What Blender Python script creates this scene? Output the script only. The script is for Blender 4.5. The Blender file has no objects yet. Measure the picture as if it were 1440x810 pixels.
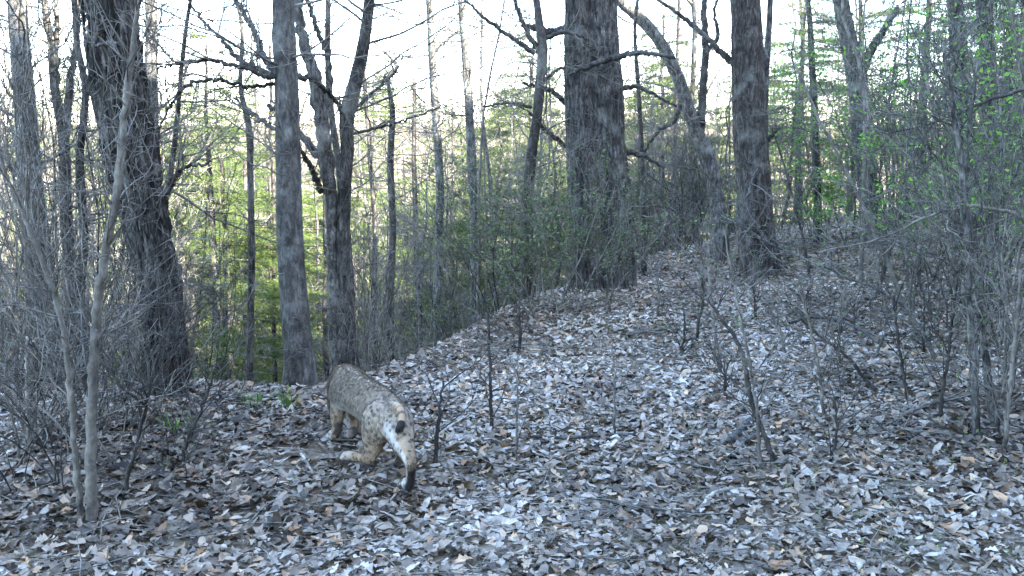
import bpy, math, random
import numpy as np
from mathutils import Vector

SC = bpy.context.scene
COL = SC.collection
R = math.radians

# ------------------------------------------------------------------ camera
F_PX, W_PX, H_PX = 1383.0, 1440.0, 810.0
CAM_Z, PITCH = 1.54, R(8.43)
cam = bpy.data.cameras.new('camera')
cam.sensor_width = 36.0
cam.lens = 36.0 * F_PX / W_PX
cam.clip_start, cam.clip_end = 0.05, 2000.0
camo = bpy.data.objects.new('camera', cam)
camo.location = (0, 0, CAM_Z)
camo.rotation_euler = (math.pi / 2 - PITCH, 0, 0)
COL.objects.link(camo)
SC.camera = camo

# ------------------------------------------------------------------ sky and sun
SUN_EL, SUN_AZ = R(34.0), math.atan2(0.8, -0.6)
wd = bpy.data.worlds.new('World'); SC.world = wd; wd.use_nodes = True
nt = wd.node_tree
bg = nt.nodes['Background']
sky = nt.nodes.new('ShaderNodeTexSky'); sky.sky_type = 'NISHITA'; sky.sun_disc = False
sky.sun_elevation = SUN_EL; sky.sun_rotation = SUN_AZ
sky.air_density = 1.0; sky.dust_density = 0.6; sky.ozone_density = 1.0
nt.links.new(sky.outputs[0], bg.inputs[0]); bg.inputs[1].default_value = 0.15
sl = bpy.data.lights.new('sun', 'SUN'); sl.energy = 5.0; sl.angle = R(0.5); sl.color = (1.0, 0.93, 0.82)
so = bpy.data.objects.new('sun', sl); COL.objects.link(so)
sv = Vector((0.8 * math.cos(SUN_EL), -0.6 * math.cos(SUN_EL), math.sin(SUN_EL)))
so.rotation_euler = sv.to_track_quat('Z', 'Y').to_euler()
SC.view_settings.view_transform = 'Standard'; SC.view_settings.look = 'None'
SC.view_settings.exposure = 3.8; SC.view_settings.gamma = 1.0
SC.cycles.max_bounces = 5; SC.cycles.diffuse_bounces = 3; SC.cycles.glossy_bounces = 1
SC.cycles.transmission_bounces = 2; SC.cycles.transparent_max_bounces = 4

# ------------------------------------------------------------------ numeric helpers
def _h(ix, iy, iz, s):
    n = (ix * 374761393 + iy * 668265263 + iz * 2147483647 + s * 1274126177) & 0xFFFFFFFF
    n = ((n ^ (n >> 13)) * 1274126177) & 0xFFFFFFFF
    n = ((n ^ (n >> 16)) * 2246822519) & 0xFFFFFFFF
    return ((n ^ (n >> 15)) & 0xFFFFFF) / float(0xFFFFFF)

def noise3(x, y, z=0.0, s=0):
    x, y, z = np.broadcast_arrays(np.asarray(x, float), np.asarray(y, float), np.asarray(z, float))
    xi, yi, zi = np.floor(x).astype(np.int64), np.floor(y).astype(np.int64), np.floor(z).astype(np.int64)
    fx, fy, fz = x - xi, y - yi, z - zi
    fx, fy, fz = fx*fx*(3-2*fx), fy*fy*(3-2*fy), fz*fz*(3-2*fz)
    r = 0
    for a in (0, 1):
        for b in (0, 1):
            for c in (0, 1):
                r = r + _h(xi+a, yi+b, zi+c, s) * (fx if a else 1-fx) * (fy if b else 1-fy) * (fz if c else 1-fz)
    return r * 2 - 1

def sstep(a, b, x):
    t = np.clip((x - a) / (b - a), 0, 1)
    return t * t * (3 - 2 * t)

CRX = np.array([-40, -4, -1.1, -0.6, -0.1, 1.3, 3.5, 8, 40])
CRY = np.array([5.6, 5.7, 5.9, 6.9, 8.6, 11.8, 15.0, 19, 32])

def height(X, Y):
    X, Y = np.asarray(X, float), np.asarray(Y, float)
    C = np.interp(X, CRX, CRY)
    s = np.interp(X, [-2, 1, 5, 12], [0.62, 0.55, 0.36, 0.30])
    t = np.maximum(Y - C, 0)
    d = s * (np.sqrt(t * t + 0.8) - 0.894)
    rise = 0.05 * np.maximum(X - 0.6, 0) * sstep(3, 9, Y) * (1 - sstep(14, 40, Y))
    z = rise - d
    z = -8 + np.log1p(np.exp(np.clip((z + 8) * 1.2, -30, 30))) / 1.2 - 0.0
    z = z + sstep(42, 210, Y) * 12.5
    z = z + sstep(240, 600, Y) * 4
    q = 0.8 * X - 0.6 * Y
    z = z + 13.7 * sstep(1.8, 10.0, q)  # unseen bank at right rear, added and shaped to keep sun off the foreground
    far = sstep(15, 40, np.abs(X) + np.abs(Y))
    z = z + noise3(X / 2.3, Y / 2.3, 0, 1) * 0.06 + noise3(X / 0.7, Y / 0.7, 0, 2) * 0.022 + far * noise3(X / 14, Y / 14, 0, 3) * 0.9
    return z

def ray(px, py):
    a, b = (px - W_PX/2) / F_PX, -(py - H_PX/2) / F_PX
    return np.array([a, math.cos(PITCH) + b * math.sin(PITCH), -math.sin(PITCH) + b * math.cos(PITCH)])

def P(px, py, Y):
    d = ray(px, py)
    return np.array([0, 0, CAM_Z]) + d * (Y / d[1])

def G(px, py):
    """where the line of sight through a photo pixel meets the ground"""
    d = ray(px, py); d = d / d[1]
    Y = 2.0
    while Y < 60:
        p = d * Y; p[2] += CAM_Z
        if p[2] < float(height(p[0], p[1])): break
        Y += 0.03
    return p

# ------------------------------------------------------------------ mesh building
class MB:
    def __init__(s): s.v = []; s.q = []; s.t = []; s.n = 0; s.c = []
    def add(s, v, q=None, t=None, col=None):
        v = np.asarray(v, float).reshape(-1, 3)
        if q is not None and len(q): s.q.append(np.asarray(q, np.int64).reshape(-1, 4) + s.n)
        if t is not None and len(t): s.t.append(np.asarray(t, np.int64).reshape(-1, 3) + s.n)
        s.v.append(v); s.n += len(v)
        if col is None: col = 0.5
        col = np.asarray(col, float)
        if col.ndim == 0: col = np.full((len(v), 3), float(col))
        elif col.ndim == 1 and len(col) == 3 and len(v) != 3: col = np.tile(col, (len(v), 1))
        elif col.ndim == 1: col = np.repeat(col[:, None], 3, 1)
        s.c.append(col)
    def mesh(s, name, mat, smooth=True, color=False):
        V = np.concatenate(s.v) if s.v else np.zeros((0, 3))
        Q = np.concatenate(s.q) if s.q else np.zeros((0, 4), np.int64)
        T = np.concatenate(s.t) if s.t else np.zeros((0, 3), np.int64)
        me = bpy.data.meshes.new(name)
        me.vertices.add(len(V)); me.vertices.foreach_set('co', V.ravel().astype(np.float32))
        nl = len(Q) * 4 + len(T) * 3
        me.loops.add(nl); me.polygons.add(len(Q) + len(T))
        me.loops.foreach_set('vertex_index', np.concatenate([Q.ravel(), T.ravel()]).astype(np.int32))
        ls = np.concatenate([np.arange(len(Q)) * 4, len(Q) * 4 + np.arange(len(T)) * 3]).astype(np.int32)
        me.polygons.foreach_set('loop_start', ls)
        me.polygons.foreach_set('use_smooth', np.full(len(ls), smooth))
        if color and len(V):
            at = me.color_attributes.new('tone', 'FLOAT_COLOR', 'POINT')
            C = np.concatenate(s.c); C = np.concatenate([C, np.ones((len(C), 1))], 1)
            at.data.foreach_set('color', C.ravel().astype(np.float32))
        me.materials.append(mat)
        me.update(calc_edges=True)
        return me
    def build(s, name, mat, parent=None, smooth=True, color=False):
        return link(name, s.mesh(name, mat, smooth, color), parent)

def link(name, me, parent=None):
    o = bpy.data.objects.new(name, me); COL.objects.link(o)
    if parent: o.parent = parent
    return o

def tag(o, label=None, cat=None, group=None, kind=None):
    if label: o['label'] = label
    if cat: o['category'] = cat
    if group: o['group'] = group
    if kind: o['kind'] = kind
    return o

def empty(name, loc, label, cat, group=None):
    o = bpy.data.objects.new(name, None); COL.objects.link(o)
    o.location = [float(a) for a in loc]; o.empty_display_size = 0.2
    return tag(o, label, cat, group)

def copy_thing(root, loc, rz=0.0, sc=1.0, label=None, group=None, rx=0.0, ry=0.0):
    r = root.copy(); COL.objects.link(r)
    r.location = [float(a) for a in loc]; r.rotation_euler = (rx, ry, rz); r.scale = (sc, sc, sc)
    if label: r['label'] = label
    if group: r['group'] = group
    for ch in root.children:
        c = ch.copy(); COL.objects.link(c); c.parent = r
    return r

def norm(v): return v / (np.linalg.norm(v) + 1e-9)

def tube(mb, pts, rad, k=5, cap=True, col=0.5):
    pts = np.asarray(pts, float); n = len(pts)
    rad = np.broadcast_to(np.asarray(rad, float), (n,))
    tan = np.gradient(pts, axis=0); tan /= np.linalg.norm(tan, axis=1)[:, None] + 1e-9
    a = np.array([0.31, 0.17, 0.0]) if abs(tan[0][2]) > 0.7 else np.array([0.05, 0.1, 1.0])
    u = np.cross(tan, a); u /= np.linalg.norm(u, axis=1)[:, None] + 1e-9
    w = np.cross(tan, u)
    th = np.arange(k) * 2 * math.pi / k
    V = pts[:, None, :] + rad[:, None, None] * (np.cos(th)[None, :, None] * u[:, None, :] + np.sin(th)[None, :, None] * w[:, None, :])
    i = np.arange(n - 1)[:, None] * k; j = np.arange(k)[None, :]; j2 = (j + 1) % k
    Q = np.stack([i + j, i + j2, i + k + j2, i + k + j], -1).reshape(-1, 4)
    V = V.reshape(-1, 3)
    T = []
    if cap:
        V = np.concatenate([V, pts[-1:] + tan[-1:] * rad[-1]])
        b = (n - 1) * k
        T = [[b + a_, b + (a_ + 1) % k, n * k] for a_ in range(k)]
    mb.add(V, Q, T, col)

def spline(pts, n):
    """Catmull-Rom through rows of any width, n samples"""
    p = np.asarray(pts, float)
    if len(p) == 2: p = np.array([p[0], (p[0] + p[1]) / 2, p[1]])
    q = np.vstack([2 * p[0] - p[1], p, 2 * p[-1] - p[-2]])
    seg = np.linalg.norm(np.diff(p[:, :3], axis=0), axis=1); cs = np.concatenate([[0], np.cumsum(seg)])
    s = np.linspace(0, cs[-1], n)
    i = np.clip(np.searchsorted(cs, s, side='right') - 1, 0, len(p) - 2)
    t = ((s - cs[i]) / (seg[i] + 1e-9))[:, None]
    a, b, c, d = q[i], q[i+1], q[i+2], q[i+3]
    return 0.5 * (2*b + (c - a) * t + (2*a - 5*b + 4*c - d) * t*t + (3*b - 3*c + d - a) * t**3)

def grow(mb, rng, p, d, L, r, lvl, maxl, ratio=0.55, nch=5, wander=0.18, up=0.05, tips=None, ang=(0.5, 1.1), seg=0.12, minr=0.0014, t0=0.2):
    n = int(min(12, max(3, L / seg + 1)))
    step = L / (n - 1)
    pts = [p]; dirs = [d]
    for _ in range(n - 1):
        d = norm(d + rng.normal(0, wander, 3) + np.array([0, 0, up]))
        p = p + d * step; pts.append(p); dirs.append(d)
    rad = np.linspace(r, max(minr * 0.7, r * 0.3), n)
    k = 3 if r < 0.006 else (4 if r < 0.014 else 6)
    tube(mb, pts, rad, k)
    if tips is not None and lvl >= maxl - 1:
        for a in range(1, n): tips.append((pts[a], dirs[a]))
    if lvl >= maxl: return
    m = max(1, int(round(nch * (0.7 + 0.6 * rng.random()))))
    for c in range(m):
        t = t0 + (0.97 - t0) * rng.random()
        f = t * (n - 1); i = min(int(f), n - 2)
        q = pts[i] + (pts[i+1] - pts[i]) * (f - i)
        dd = dirs[i]
        x = norm(np.cross(dd, rng.normal(0, 1, 3)))
        an = rng.uniform(*ang)
        nd = norm(dd * math.cos(an) + x * math.sin(an))
        grow(mb, rng, q, nd, L * ratio * (1.15 - 0.6 * t) * rng.uniform(0.6, 1.2), max(minr, rad[i] * rng.uniform(0.45, 0.7)), lvl + 1, maxl,
             ratio, nch * 0.8, wander, up, tips, ang, seg * 0.75, minr)

def leaves_on(mb, rng, tips, n, size, spread=0.03, droop=0.0):
    """small folded leaves round the given twig points"""
    if not tips: return
    idx = rng.integers(0, len(tips), n)
    c = np.array([tips[i][0] for i in idx]) + rng.normal(0, spread, (n, 3))
    a = rng.normal(0, 1, (n, 3)); a[:, 2] = a[:, 2] * 0.5 - droop; a /= np.linalg.norm(a, axis=1)[:, None]
    b = np.cross(a, rng.normal(0, 0.4, (n, 3)) + [0, 0, 1]); b /= np.linalg.norm(b, axis=1)[:, None] + 1e-9
    s = (size * rng.uniform(0.6, 1.3, n))[:, None]
    v = np.stack([c, c + a*s*0.5 + b*s*0.28, c + a*s, c + a*s*0.5 - b*s*0.28], 1)
    q = np.arange(n * 4).reshape(n, 4)
    mb.add(v.reshape(-1, 3), q, col=np.repeat(rng.random(n), 4))

# ------------------------------------------------------------------ materials
def mat(name):
    m = bpy.data.materials.new(name); m.use_nodes = True
    n = m.node_tree; b = n.nodes['Principled BSDF']
    return m, n, b

def ramp(n, stops):
    r = n.nodes.new('ShaderNodeValToRGB')
    e = r.color_ramp.elements
    while len(e) < len(stops): e.new(0.5)
    for k, (p, c) in enumerate(stops):
        e[k].position = p; e[k].color = (c[0], c[1], c[2], 1)
    return r

def bark(name, dark, mid, light, zs=0.2, sc=30, rough=0.9, bump=0.9, lichen=0.25, crack=0.75):
    m, n, b = mat(name)
    tc = n.nodes.new('ShaderNodeTexCoord')
    mp = n.nodes.new('ShaderNodeMapping'); mp.inputs['Scale'].default_value = (1, 1, zs)
    n.links.new(tc.outputs['Object'], mp.inputs[0])
    a = n.nodes.new('ShaderNodeTexNoise'); a.inputs['Scale'].default_value = sc; a.inputs['Detail'].default_value = 8; a.inputs['Roughness'].default_value = 0.72; a.inputs['Distortion'].default_value = 0.5
    n.links.new(mp.outputs[0], a.inputs[0])
    rp = ramp(n, [(0.32, dark), (0.5, mid), (0.68, light)])
    n.links.new(a.outputs[0], rp.inputs[0])
    l = n.nodes.new('ShaderNodeTexNoise'); l.inputs['Scale'].default_value = 3.5; l.inputs['Detail'].default_value = 9; l.inputs['Roughness'].default_value = 0.7
    n.links.new(tc.outputs['Object'], l.inputs[0])
    lr = ramp(n, [(0.52, (0, 0, 0)), (0.66, (lichen, lichen, lichen))])
    n.links.new(l.outputs[0], lr.inputs[0])
    vo = n.nodes.new('ShaderNodeTexVoronoi'); vo.feature = 'DISTANCE_TO_EDGE'; vo.inputs['Scale'].default_value = sc * 0.9
    ds = n.nodes.new('ShaderNodeVectorMath'); ds.operation = 'MULTIPLY_ADD'
    wn = n.nodes.new('ShaderNodeTexNoise'); wn.inputs['Scale'].default_value = 14; wn.inputs['Detail'].default_value = 4
    n.links.new(tc.outputs['Object'], wn.inputs[0]); n.links.new(wn.outputs['Color'], ds.inputs[0]); ds.inputs[1].default_value = (0.06, 0.06, 0.06); n.links.new(mp.outputs[0], ds.inputs[2])
    n.links.new(ds.outputs[0], vo.inputs['Vector'])
    cr = ramp(n, [(0.0, (0.18, 0.18, 0.18)), (0.16, (1, 1, 1))]); n.links.new(vo.outputs['Distance'], cr.inputs[0])
    pn = n.nodes.new('ShaderNodeTexNoise'); pn.inputs['Scale'].default_value = 8; pn.inputs['Detail'].default_value = 7; pn.inputs['Roughness'].default_value = 0.7
    n.links.new(tc.outputs['Object'], pn.inputs[0])
    pr = ramp(n, [(0.35, (0.5, 0.5, 0.5)), (0.65, (1.35, 1.33, 1.28))]); n.links.new(pn.outputs[0], pr.inputs[0])
    m1 = n.nodes.new('ShaderNodeMixRGB'); m1.blend_type = 'MULTIPLY'; m1.inputs[0].default_value = crack; n.links.new(rp.outputs[0], m1.inputs[1]); n.links.new(cr.outputs[0], m1.inputs[2])
    m2 = n.nodes.new('ShaderNodeMixRGB'); m2.blend_type = 'MULTIPLY'; m2.inputs[0].default_value = 1; n.links.new(m1.outputs[0], m2.inputs[1]); n.links.new(pr.outputs[0], m2.inputs[2])
    mx = n.nodes.new('ShaderNodeMixRGB'); mx.inputs[2].default_value = (0.40, 0.41, 0.36, 1)
    n.links.new(lr.outputs[0], mx.inputs[0]); n.links.new(m2.outputs[0], mx.inputs[1]); n.links.new(mx.outputs[0], b.inputs['Base Color'])
    bp = n.nodes.new('ShaderNodeBump'); bp.inputs['Strength'].default_value = bump; bp.inputs['Distance'].default_value = 0.02
    n.links.new(a.outputs[0], bp.inputs['Height']); n.links.new(bp.outputs[0], b.inputs['Normal'])
    b.inputs['Roughness'].default_value = rough; b.inputs['Specular IOR Level'].default_value = 0.25
    return m

M_BARK = bark('bark_grey_brown', (0.012, 0.012, 0.012), (0.074, 0.071, 0.066), (0.22, 0.215, 0.20))
M_PALE = bark('bark_pale_grey', (0.03, 0.03, 0.029), (0.115, 0.113, 0.107), (0.27, 0.268, 0.255), lichen=0.5)
M_DARK = bark('bark_dark_shredded', (0.006, 0.006, 0.006), (0.045, 0.042, 0.039), (0.27, 0.255, 0.235), zs=0.11, sc=34, bump=1.0, lichen=.06)
M_BROWN = bark('bark_brown', (0.010, 0.009, 0.009), (0.062, 0.053, 0.046), (0.165, 0.148, 0.133), zs=0.2)
M_TWIG = bark('twig_grey', (0.05, 0.046, 0.04), (0.14, 0.13, 0.113), (0.27, 0.257, 0.23), zs=0.5, sc=14, bump=0.0, crack=0.0)
M_TWIGD = bark('twig_dark', (0.018, 0.017, 0.016), (0.045, 0.042, 0.038), (0.10, 0.095, 0.088), zs=0.5, sc=14, bump=0.0, crack=0.0)
M_STICK = bark('dead_wood_bleached', (0.20, 0.18, 0.15), (0.36, 0.34, 0.30), (0.5, 0.48, 0.44), zs=0.5, sc=14, bump=0.2)
M_SMOOTH = bark('bark_smoother_grey', (0.03, 0.03, 0.029), (0.095, 0.091, 0.085), (0.19, 0.185, 0.175), zs=.3, sc=30, bump=.6, lichen=.35, crack=.45)
M_HOLLOW = bark('hollow_dark', (0.004, 0.004, 0.004), (0.012, 0.010, 0.009), (0.03, 0.026, 0.022), lichen=0.0)

def tone_mat(name, stops, rough=0.7, trans=0.0, spec=0.2, grain=None):
    m, n, b = mat(name)
    a = n.nodes.new('ShaderNodeAttribute'); a.attribute_name = 'tone'
    rp = ramp(n, stops)
    out = rp.outputs[0]
    if name == 'fallen_leaf':
        sp = n.nodes.new('ShaderNodeSeparateColor'); n.links.new(a.outputs['Color'], sp.inputs[0]); n.links.new(sp.outputs[0], rp.inputs[0])
        hr = ramp(n, [(0.0, (0.9, 0.95, 1.0)), (0.55, (1, 1, 1)), (0.8, (1.1, 0.92, 0.72)), (1.0, (1.15, 0.78, 0.5))]); n.links.new(sp.outputs[1], hr.inputs[0])
        hm = n.nodes.new('ShaderNodeMixRGB'); hm.blend_type = 'MULTIPLY'; hm.inputs[0].default_value = 1
        n.links.new(out, hm.inputs[1]); n.links.new(hr.outputs[0], hm.inputs[2]); out = hm.outputs[0]
    else: n.links.new(a.outputs['Fac'], rp.inputs[0])
    if grain:
        tc = n.nodes.new('ShaderNodeTexCoord')
        no = n.nodes.new('ShaderNodeTexNoise'); no.inputs['Scale'].default_value = grain; no.inputs['Detail'].default_value = 6
        n.links.new(tc.outputs['Object'], no.inputs[0])
        gr = ramp(n, [(0.3, (0.5, 0.48, 0.45)), (0.65, (1.15, 1.13, 1.1))])
        n.links.new(no.outputs[0], gr.inputs[0])
        mx = n.nodes.new('ShaderNodeMixRGB'); mx.blend_type = 'MULTIPLY'; mx.inputs[0].default_value = 1
        n.links.new(out, mx.inputs[1]); n.links.new(gr.outputs[0], mx.inputs[2]); out = mx.outputs[0]
    n.links.new(out, b.inputs['Base Color'])
    b.inputs['Roughness'].default_value = rough; b.inputs['Specular IOR Level'].default_value = spec
    if trans:
        tr = n.nodes.new('ShaderNodeBsdfTranslucent'); n.links.new(out, tr.inputs[0])
        ms = n.nodes.new('ShaderNodeMixShader'); ms.inputs[0].default_value = trans
        n.links.new(b.outputs[0], ms.inputs[1]); n.links.new(tr.outputs[0], ms.inputs[2])
        n.links.new(ms.outputs[0], n.nodes['Material Output'].inputs[0])
    return m

M_NEEDLE = tone_mat('conifer_needles', [(0.0, (0.04, 0.07, 0.022)), (0.5, (0.09, 0.13, 0.035)), (1.0, (0.17, 0.20, 0.055))], trans=0.4)
M_LEAF = tone_mat('spring_leaf', [(0.0, (0.05, 0.12, 0.02)), (0.6, (0.09, 0.20, 0.03)), (1.0, (0.17, 0.28, 0.06))], trans=0.35)
M_LIME = tone_mat('lime_new_leaf', [(0.0, (0.10, 0.24, 0.03)), (0.6, (0.16, 0.34, 0.05)), (1.0, (0.26, 0.42, 0.09))], trans=0.4)
M_SHRUB = tone_mat('shrub_leaf', [(0.0, (0.055, 0.08, 0.032)), (0.6, (0.095, 0.135, 0.05)), (1.0, (0.16, 0.21, 0.08))], trans=0.3)
M_LITTER = tone_mat('fallen_leaf', [(0.0, (0.02, 0.015, 0.011)), (0.25, (0.085, 0.066, 0.048)), (0.5, (0.25, 0.20, 0.15)), (0.75, (0.42, 0.365, 0.30)),
                                    (0.93, (0.54, 0.49, 0.425)), (1.0, (0.62, 0.585, 0.53))], rough=0.5, trans=0.12, spec=0.4, grain=30)
M_ORANGE = tone_mat('orange_leaf', [(0.0, (0.26, 0.13, 0.06)), (1.0, (0.40, 0.24, 0.13))], rough=0.6, grain=30)

def ground_mat():
    m, n, b = mat('leaf_strewn_soil')
    tc = n.nodes.new('ShaderNodeTexCoord')
    v = n.nodes.new('ShaderNodeTexVoronoi'); v.inputs['Scale'].default_value = 13
    v2 = n.nodes.new('ShaderNodeTexNoise'); v2.inputs['Scale'].default_value = 9; v2.inputs['Detail'].default_value = 10; v2.inputs['Roughness'].default_value = 0.75
    big = n.nodes.new('ShaderNodeTexNoise'); big.inputs['Scale'].default_value = 0.35; big.inputs['Detail'].default_value = 6
    for t in (v, v2, big): n.links.new(tc.outputs['Object'], t.inputs[0])
    r1 = ramp(n, [(0.0, (0.05, 0.035, 0.025)), (0.35, (0.17, 0.13, 0.095)), (0.7, (0.31, 0.265, 0.215)), (1.0, (0.42, 0.375, 0.325))])
    n.links.new(v.outputs['Color'], r1.inputs[0])
    r2 = ramp(n, [(0.35, (0.25, 0.2, 0.17)), (0.6, (1, 1, 1))]); n.links.new(v2.outputs[0], r2.inputs[0])
    mx = n.nodes.new('ShaderNodeMixRGB'); mx.blend_type = 'MULTIPLY'; mx.inputs[0].default_value = 1
    n.links.new(r1.outputs[0], mx.inputs[1]); n.links.new(r2.outputs[0], mx.inputs[2])
    r3 = ramp(n, [(0.4, (1, 1, 1)), (0.65, (0.75, 0.8, 0.55))]); n.links.new(big.outputs[0], r3.inputs[0])
    mx2 = n.nodes.new('ShaderNodeMixRGB'); mx2.blend_type = 'MULTIPLY'; mx2.inputs[0].default_value = 1
    n.links.new(mx.outputs[0], mx2.inputs[1]); n.links.new(r3.outputs[0], mx2.inputs[2])
    n.links.new(mx2.outputs[0], b.inputs['Base Color'])
    bp = n.nodes.new('ShaderNodeBump'); bp.inputs['Strength'].default_value = 0.7; bp.inputs['Distance'].default_value = 0.03
    n.links.new(v2.outputs[0], bp.inputs['Height']); n.links.new(bp.outputs[0], b.inputs['Normal'])
    b.inputs['Roughness'].default_value = 0.95; b.inputs['Specular IOR Level'].default_value = 0.1
    return m

# ------------------------------------------------------------------ ground: one sheet, fine near the trail and coarse far off
def build_ground():
    nx, ny = 300, 330
    u = np.linspace(-1, 1, nx); w = np.linspace(-1, 1, ny)
    X = 0.9 * np.sinh(u * 7.2) * 0.5 * 1.6
    Y = 6 + 0.9 * np.sinh(w * 7.2) * 0.5 * 1.6
    XX, YY = np.meshgrid(X, Y)
    Z = height(XX, YY)
    V = np.stack([XX, YY, Z], -1).reshape(-1, 3)
    i = np.arange(ny - 1)[:, None] * nx; j = np.arange(nx - 1)[None, :]
    Q = np.stack([i + j, i + j + 1, i + nx + j + 1, i + nx + j], -1).reshape(-1, 4)
    mb = MB(); mb.add(V, Q)
    o = mb.build('ground', ground_mat()); tag(o, kind='structure')
    return o
GROUND = build_ground()

# ------------------------------------------------------------------ fallen leaves
def leaf_template(rng, kind):
    jag = rng.uniform(.0, .05)
    if kind == 'lobed':
        ys = np.array([0, .16, .3, .42, .56, .68, .82, 1.0]); ws = np.array([.03, .2, .14, .33, .18, .35, .24, .09]) * rng.uniform(.8, 1.2, 8)
    elif kind == 'small':
        ys = np.array([0, .35, .7, 1.0]); ws = np.array([.07, .27, .25, .12]) * rng.uniform(.7, 1.1, 4)
    else:
        ys = np.array([0, .2, .45, .7, 1.0]); ws = np.array([.04, .22, .28, .24, .10]) * rng.uniform(.8, 1.2, 5)
    wide = rng.uniform(.5, 1.0) if kind == 'plain' else rng.uniform(.75, 1.0); ws = ws * wide
    curl, bend, tw = rng.uniform(-1.1, 2.3), rng.uniform(-.8, .9), rng.uniform(-.9, .9)
    V = []
    for y, w in zip(ys, ws):
        zc = bend * (y - .5) ** 2 - bend * .12
        for s in (-1, 0, 1):
            x = s * w * rng.uniform(.75, 1.2) + jag * math.sin(y * 7)
            z = zc + curl * abs(x) * w * (1 if curl > 0 else .6) + tw * x * (y - .5) + (rng.normal(0, .03) if s else 0)
            V.append((x, y - .5, z))
    V = np.array(V); n = len(ys); Q = []
    for a in range(n - 1):
        b = a * 3; Q += [[b, b+1, b+4, b+3], [b+1, b+2, b+5, b+4]]
    return V, np.array(Q)

def rot_batch(yaw, tilt, tdir):
    cz, sz = np.cos(yaw), np.sin(yaw)
    Rz = np.zeros((len(yaw), 3, 3)); Rz[:,0,0]=cz; Rz[:,0,1]=-sz; Rz[:,1,0]=sz; Rz[:,1,1]=cz; Rz[:,2,2]=1
    k = np.stack([np.cos(tdir), np.sin(tdir), 0*tdir], 1); c, s = np.cos(tilt), np.sin(tilt)
    K = np.zeros((len(yaw), 3, 3)); K[:,0,2]=k[:,1]; K[:,1,2]=-k[:,0]; K[:,2,0]=-k[:,1]; K[:,2,1]=k[:,0]
    Rt = np.eye(3)[None] + s[:,None,None]*K + (1-c)[:,None,None]*(K@K)
    return Rt @ Rz

def scatter_leaves():
    rng = np.random.default_rng(5)
    tm = [leaf_template(rng, 'lobed') for _ in range(8)] + [leaf_template(rng, 'plain') for _ in range(10)]
    ts = [leaf_template(rng, 'small') for _ in range(7)]
    mb = MB()
    def bands():
        for (y0, y1, dens, big) in ((2.6, 3.7, 2100, 1), (3.7, 6.5, 1650, 0), (6.5, 9.5, 950, 0), (9.5, 14, 480, 0), (14, 24, 200, 0)):
            xm = 0.56 * y1 + 0.5
            n = int((2 * xm) * (y1 - y0) * dens)
            X = rng.uniform(-xm, xm, n); Y = rng.uniform(y0, y1, n)
            k = (np.abs(X) < 0.56 * Y + 0.5) & (Y < np.interp(X, CRX, CRY) + 1.6)
            yield X[k], Y[k], big
    for X, Y, big in bands():
        n = len(X); tl = tm if big else ts
        # thin patches where soil shows
        keep = noise3(X / 0.45, Y / 0.45, 0, 9) > -0.93
        d = np.hypot(X + 0.98, Y - 4.62)
        keep &= ~((d < 0.26) & (rng.random(n) < 0.6))
        X, Y = X[keep], Y[keep]; n = len(X)
        which = rng.integers(0, len(tl), n)
        size = (0.022 + 0.028 * rng.random(n) + 0.05 * rng.random(n) ** 5) * (1.0 if big else 1.12)
        Z = height(X, Y) + rng.uniform(-0.008, 0.04, n)
        yaw = rng.uniform(0, 6.283, n); tilt = np.abs(rng.normal(0, 0.42, n)); td = rng.uniform(0, 6.283, n)
        patch = noise3(X / 0.55, Y / 0.55, 0, 12) * 0.2 + noise3(X / 1.7, Y / 1.7, 0, 13) * 0.12
        tone = np.clip(0.16 + rng.beta(1.7, 1.6, n) * 0.72 + patch * 1.15, 0.02, 1)
        hue = rng.random(n) ** 2.4
        TC = np.stack([tone, hue, tone], 1)
        for k in range(len(tl)):
            s = which == k
            if not s.any(): continue
            V, Q = tl[k]; m = int(s.sum())
            A = (V[None] * size[s][:, None, None]) @ np.transpose(rot_batch(yaw[s], tilt[s], td[s]), (0, 2, 1))
            A = A + np.stack([X[s], Y[s], Z[s]], 1)[:, None]
            QQ = (Q[None] + (np.arange(m) * len(V))[:, None, None]).reshape(-1, 4)
            mb.add(A.reshape(-1, 3), QQ, col=np.repeat(TC[s], len(V), 0))
    o = mb.build('leaf_litter', M_LITTER, None, True, True)
    tag(o, 'thick litter of curled grey and tan dead leaves covering the trail', 'leaf litter', kind='stuff')
    # the nearest leaves, one by one, as pieces of the ground
    meshes = []
    for k in range(16):
        V, Q = tm[k]; b = MB(); b.add(V, Q, col=float([.75, .6, .4, .68, .5, .82, .35, .6][k % 8])); meshes.append(b.mesh('leaf', M_LITTER, True, True))
    cnt = 0
    while cnt < 290:
        y = 2.75 + 2.6 * rng.random() ** 1.5; x = rng.uniform(-0.53, 0.53) * y
        if math.hypot(x + 0.85, y - 4.6) < 0.5: continue
        o = link('leaf', meshes[rng.integers(0, 16)], GROUND)
        s = rng.uniform(0.045, 0.078)
        o.location = (x, y, float(height(x, y)) + 0.032 + rng.random() * 0.012); o.scale = (s, s, s)
        o.rotation_euler = (rng.normal(0, .25), rng.normal(0, .25), rng.uniform(0, 6.28)); cnt += 1
    for (px, py, lab) in ((1221, 655, 'curled orange leaf on the litter below the right saplings'), (1352, 668, 'pale orange oak leaf at the right of the trail'),
                          (1388, 700, 'tan orange oak leaf lying near the lower right corner')):
        V, Q = tm[3]; b = MB(); b.add(V, Q, col=float(rng.random()))
        g = G(px, py); o = b.build('leaf', M_ORANGE, GROUND, True, True); o['label'] = lab
        o.location = (g[0], g[1], g[2] + 0.035); o.scale = (.09, .09, .09); o.rotation_euler = (0.5, 0.2, rng.uniform(0, 6))
scatter_leaves()

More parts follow.
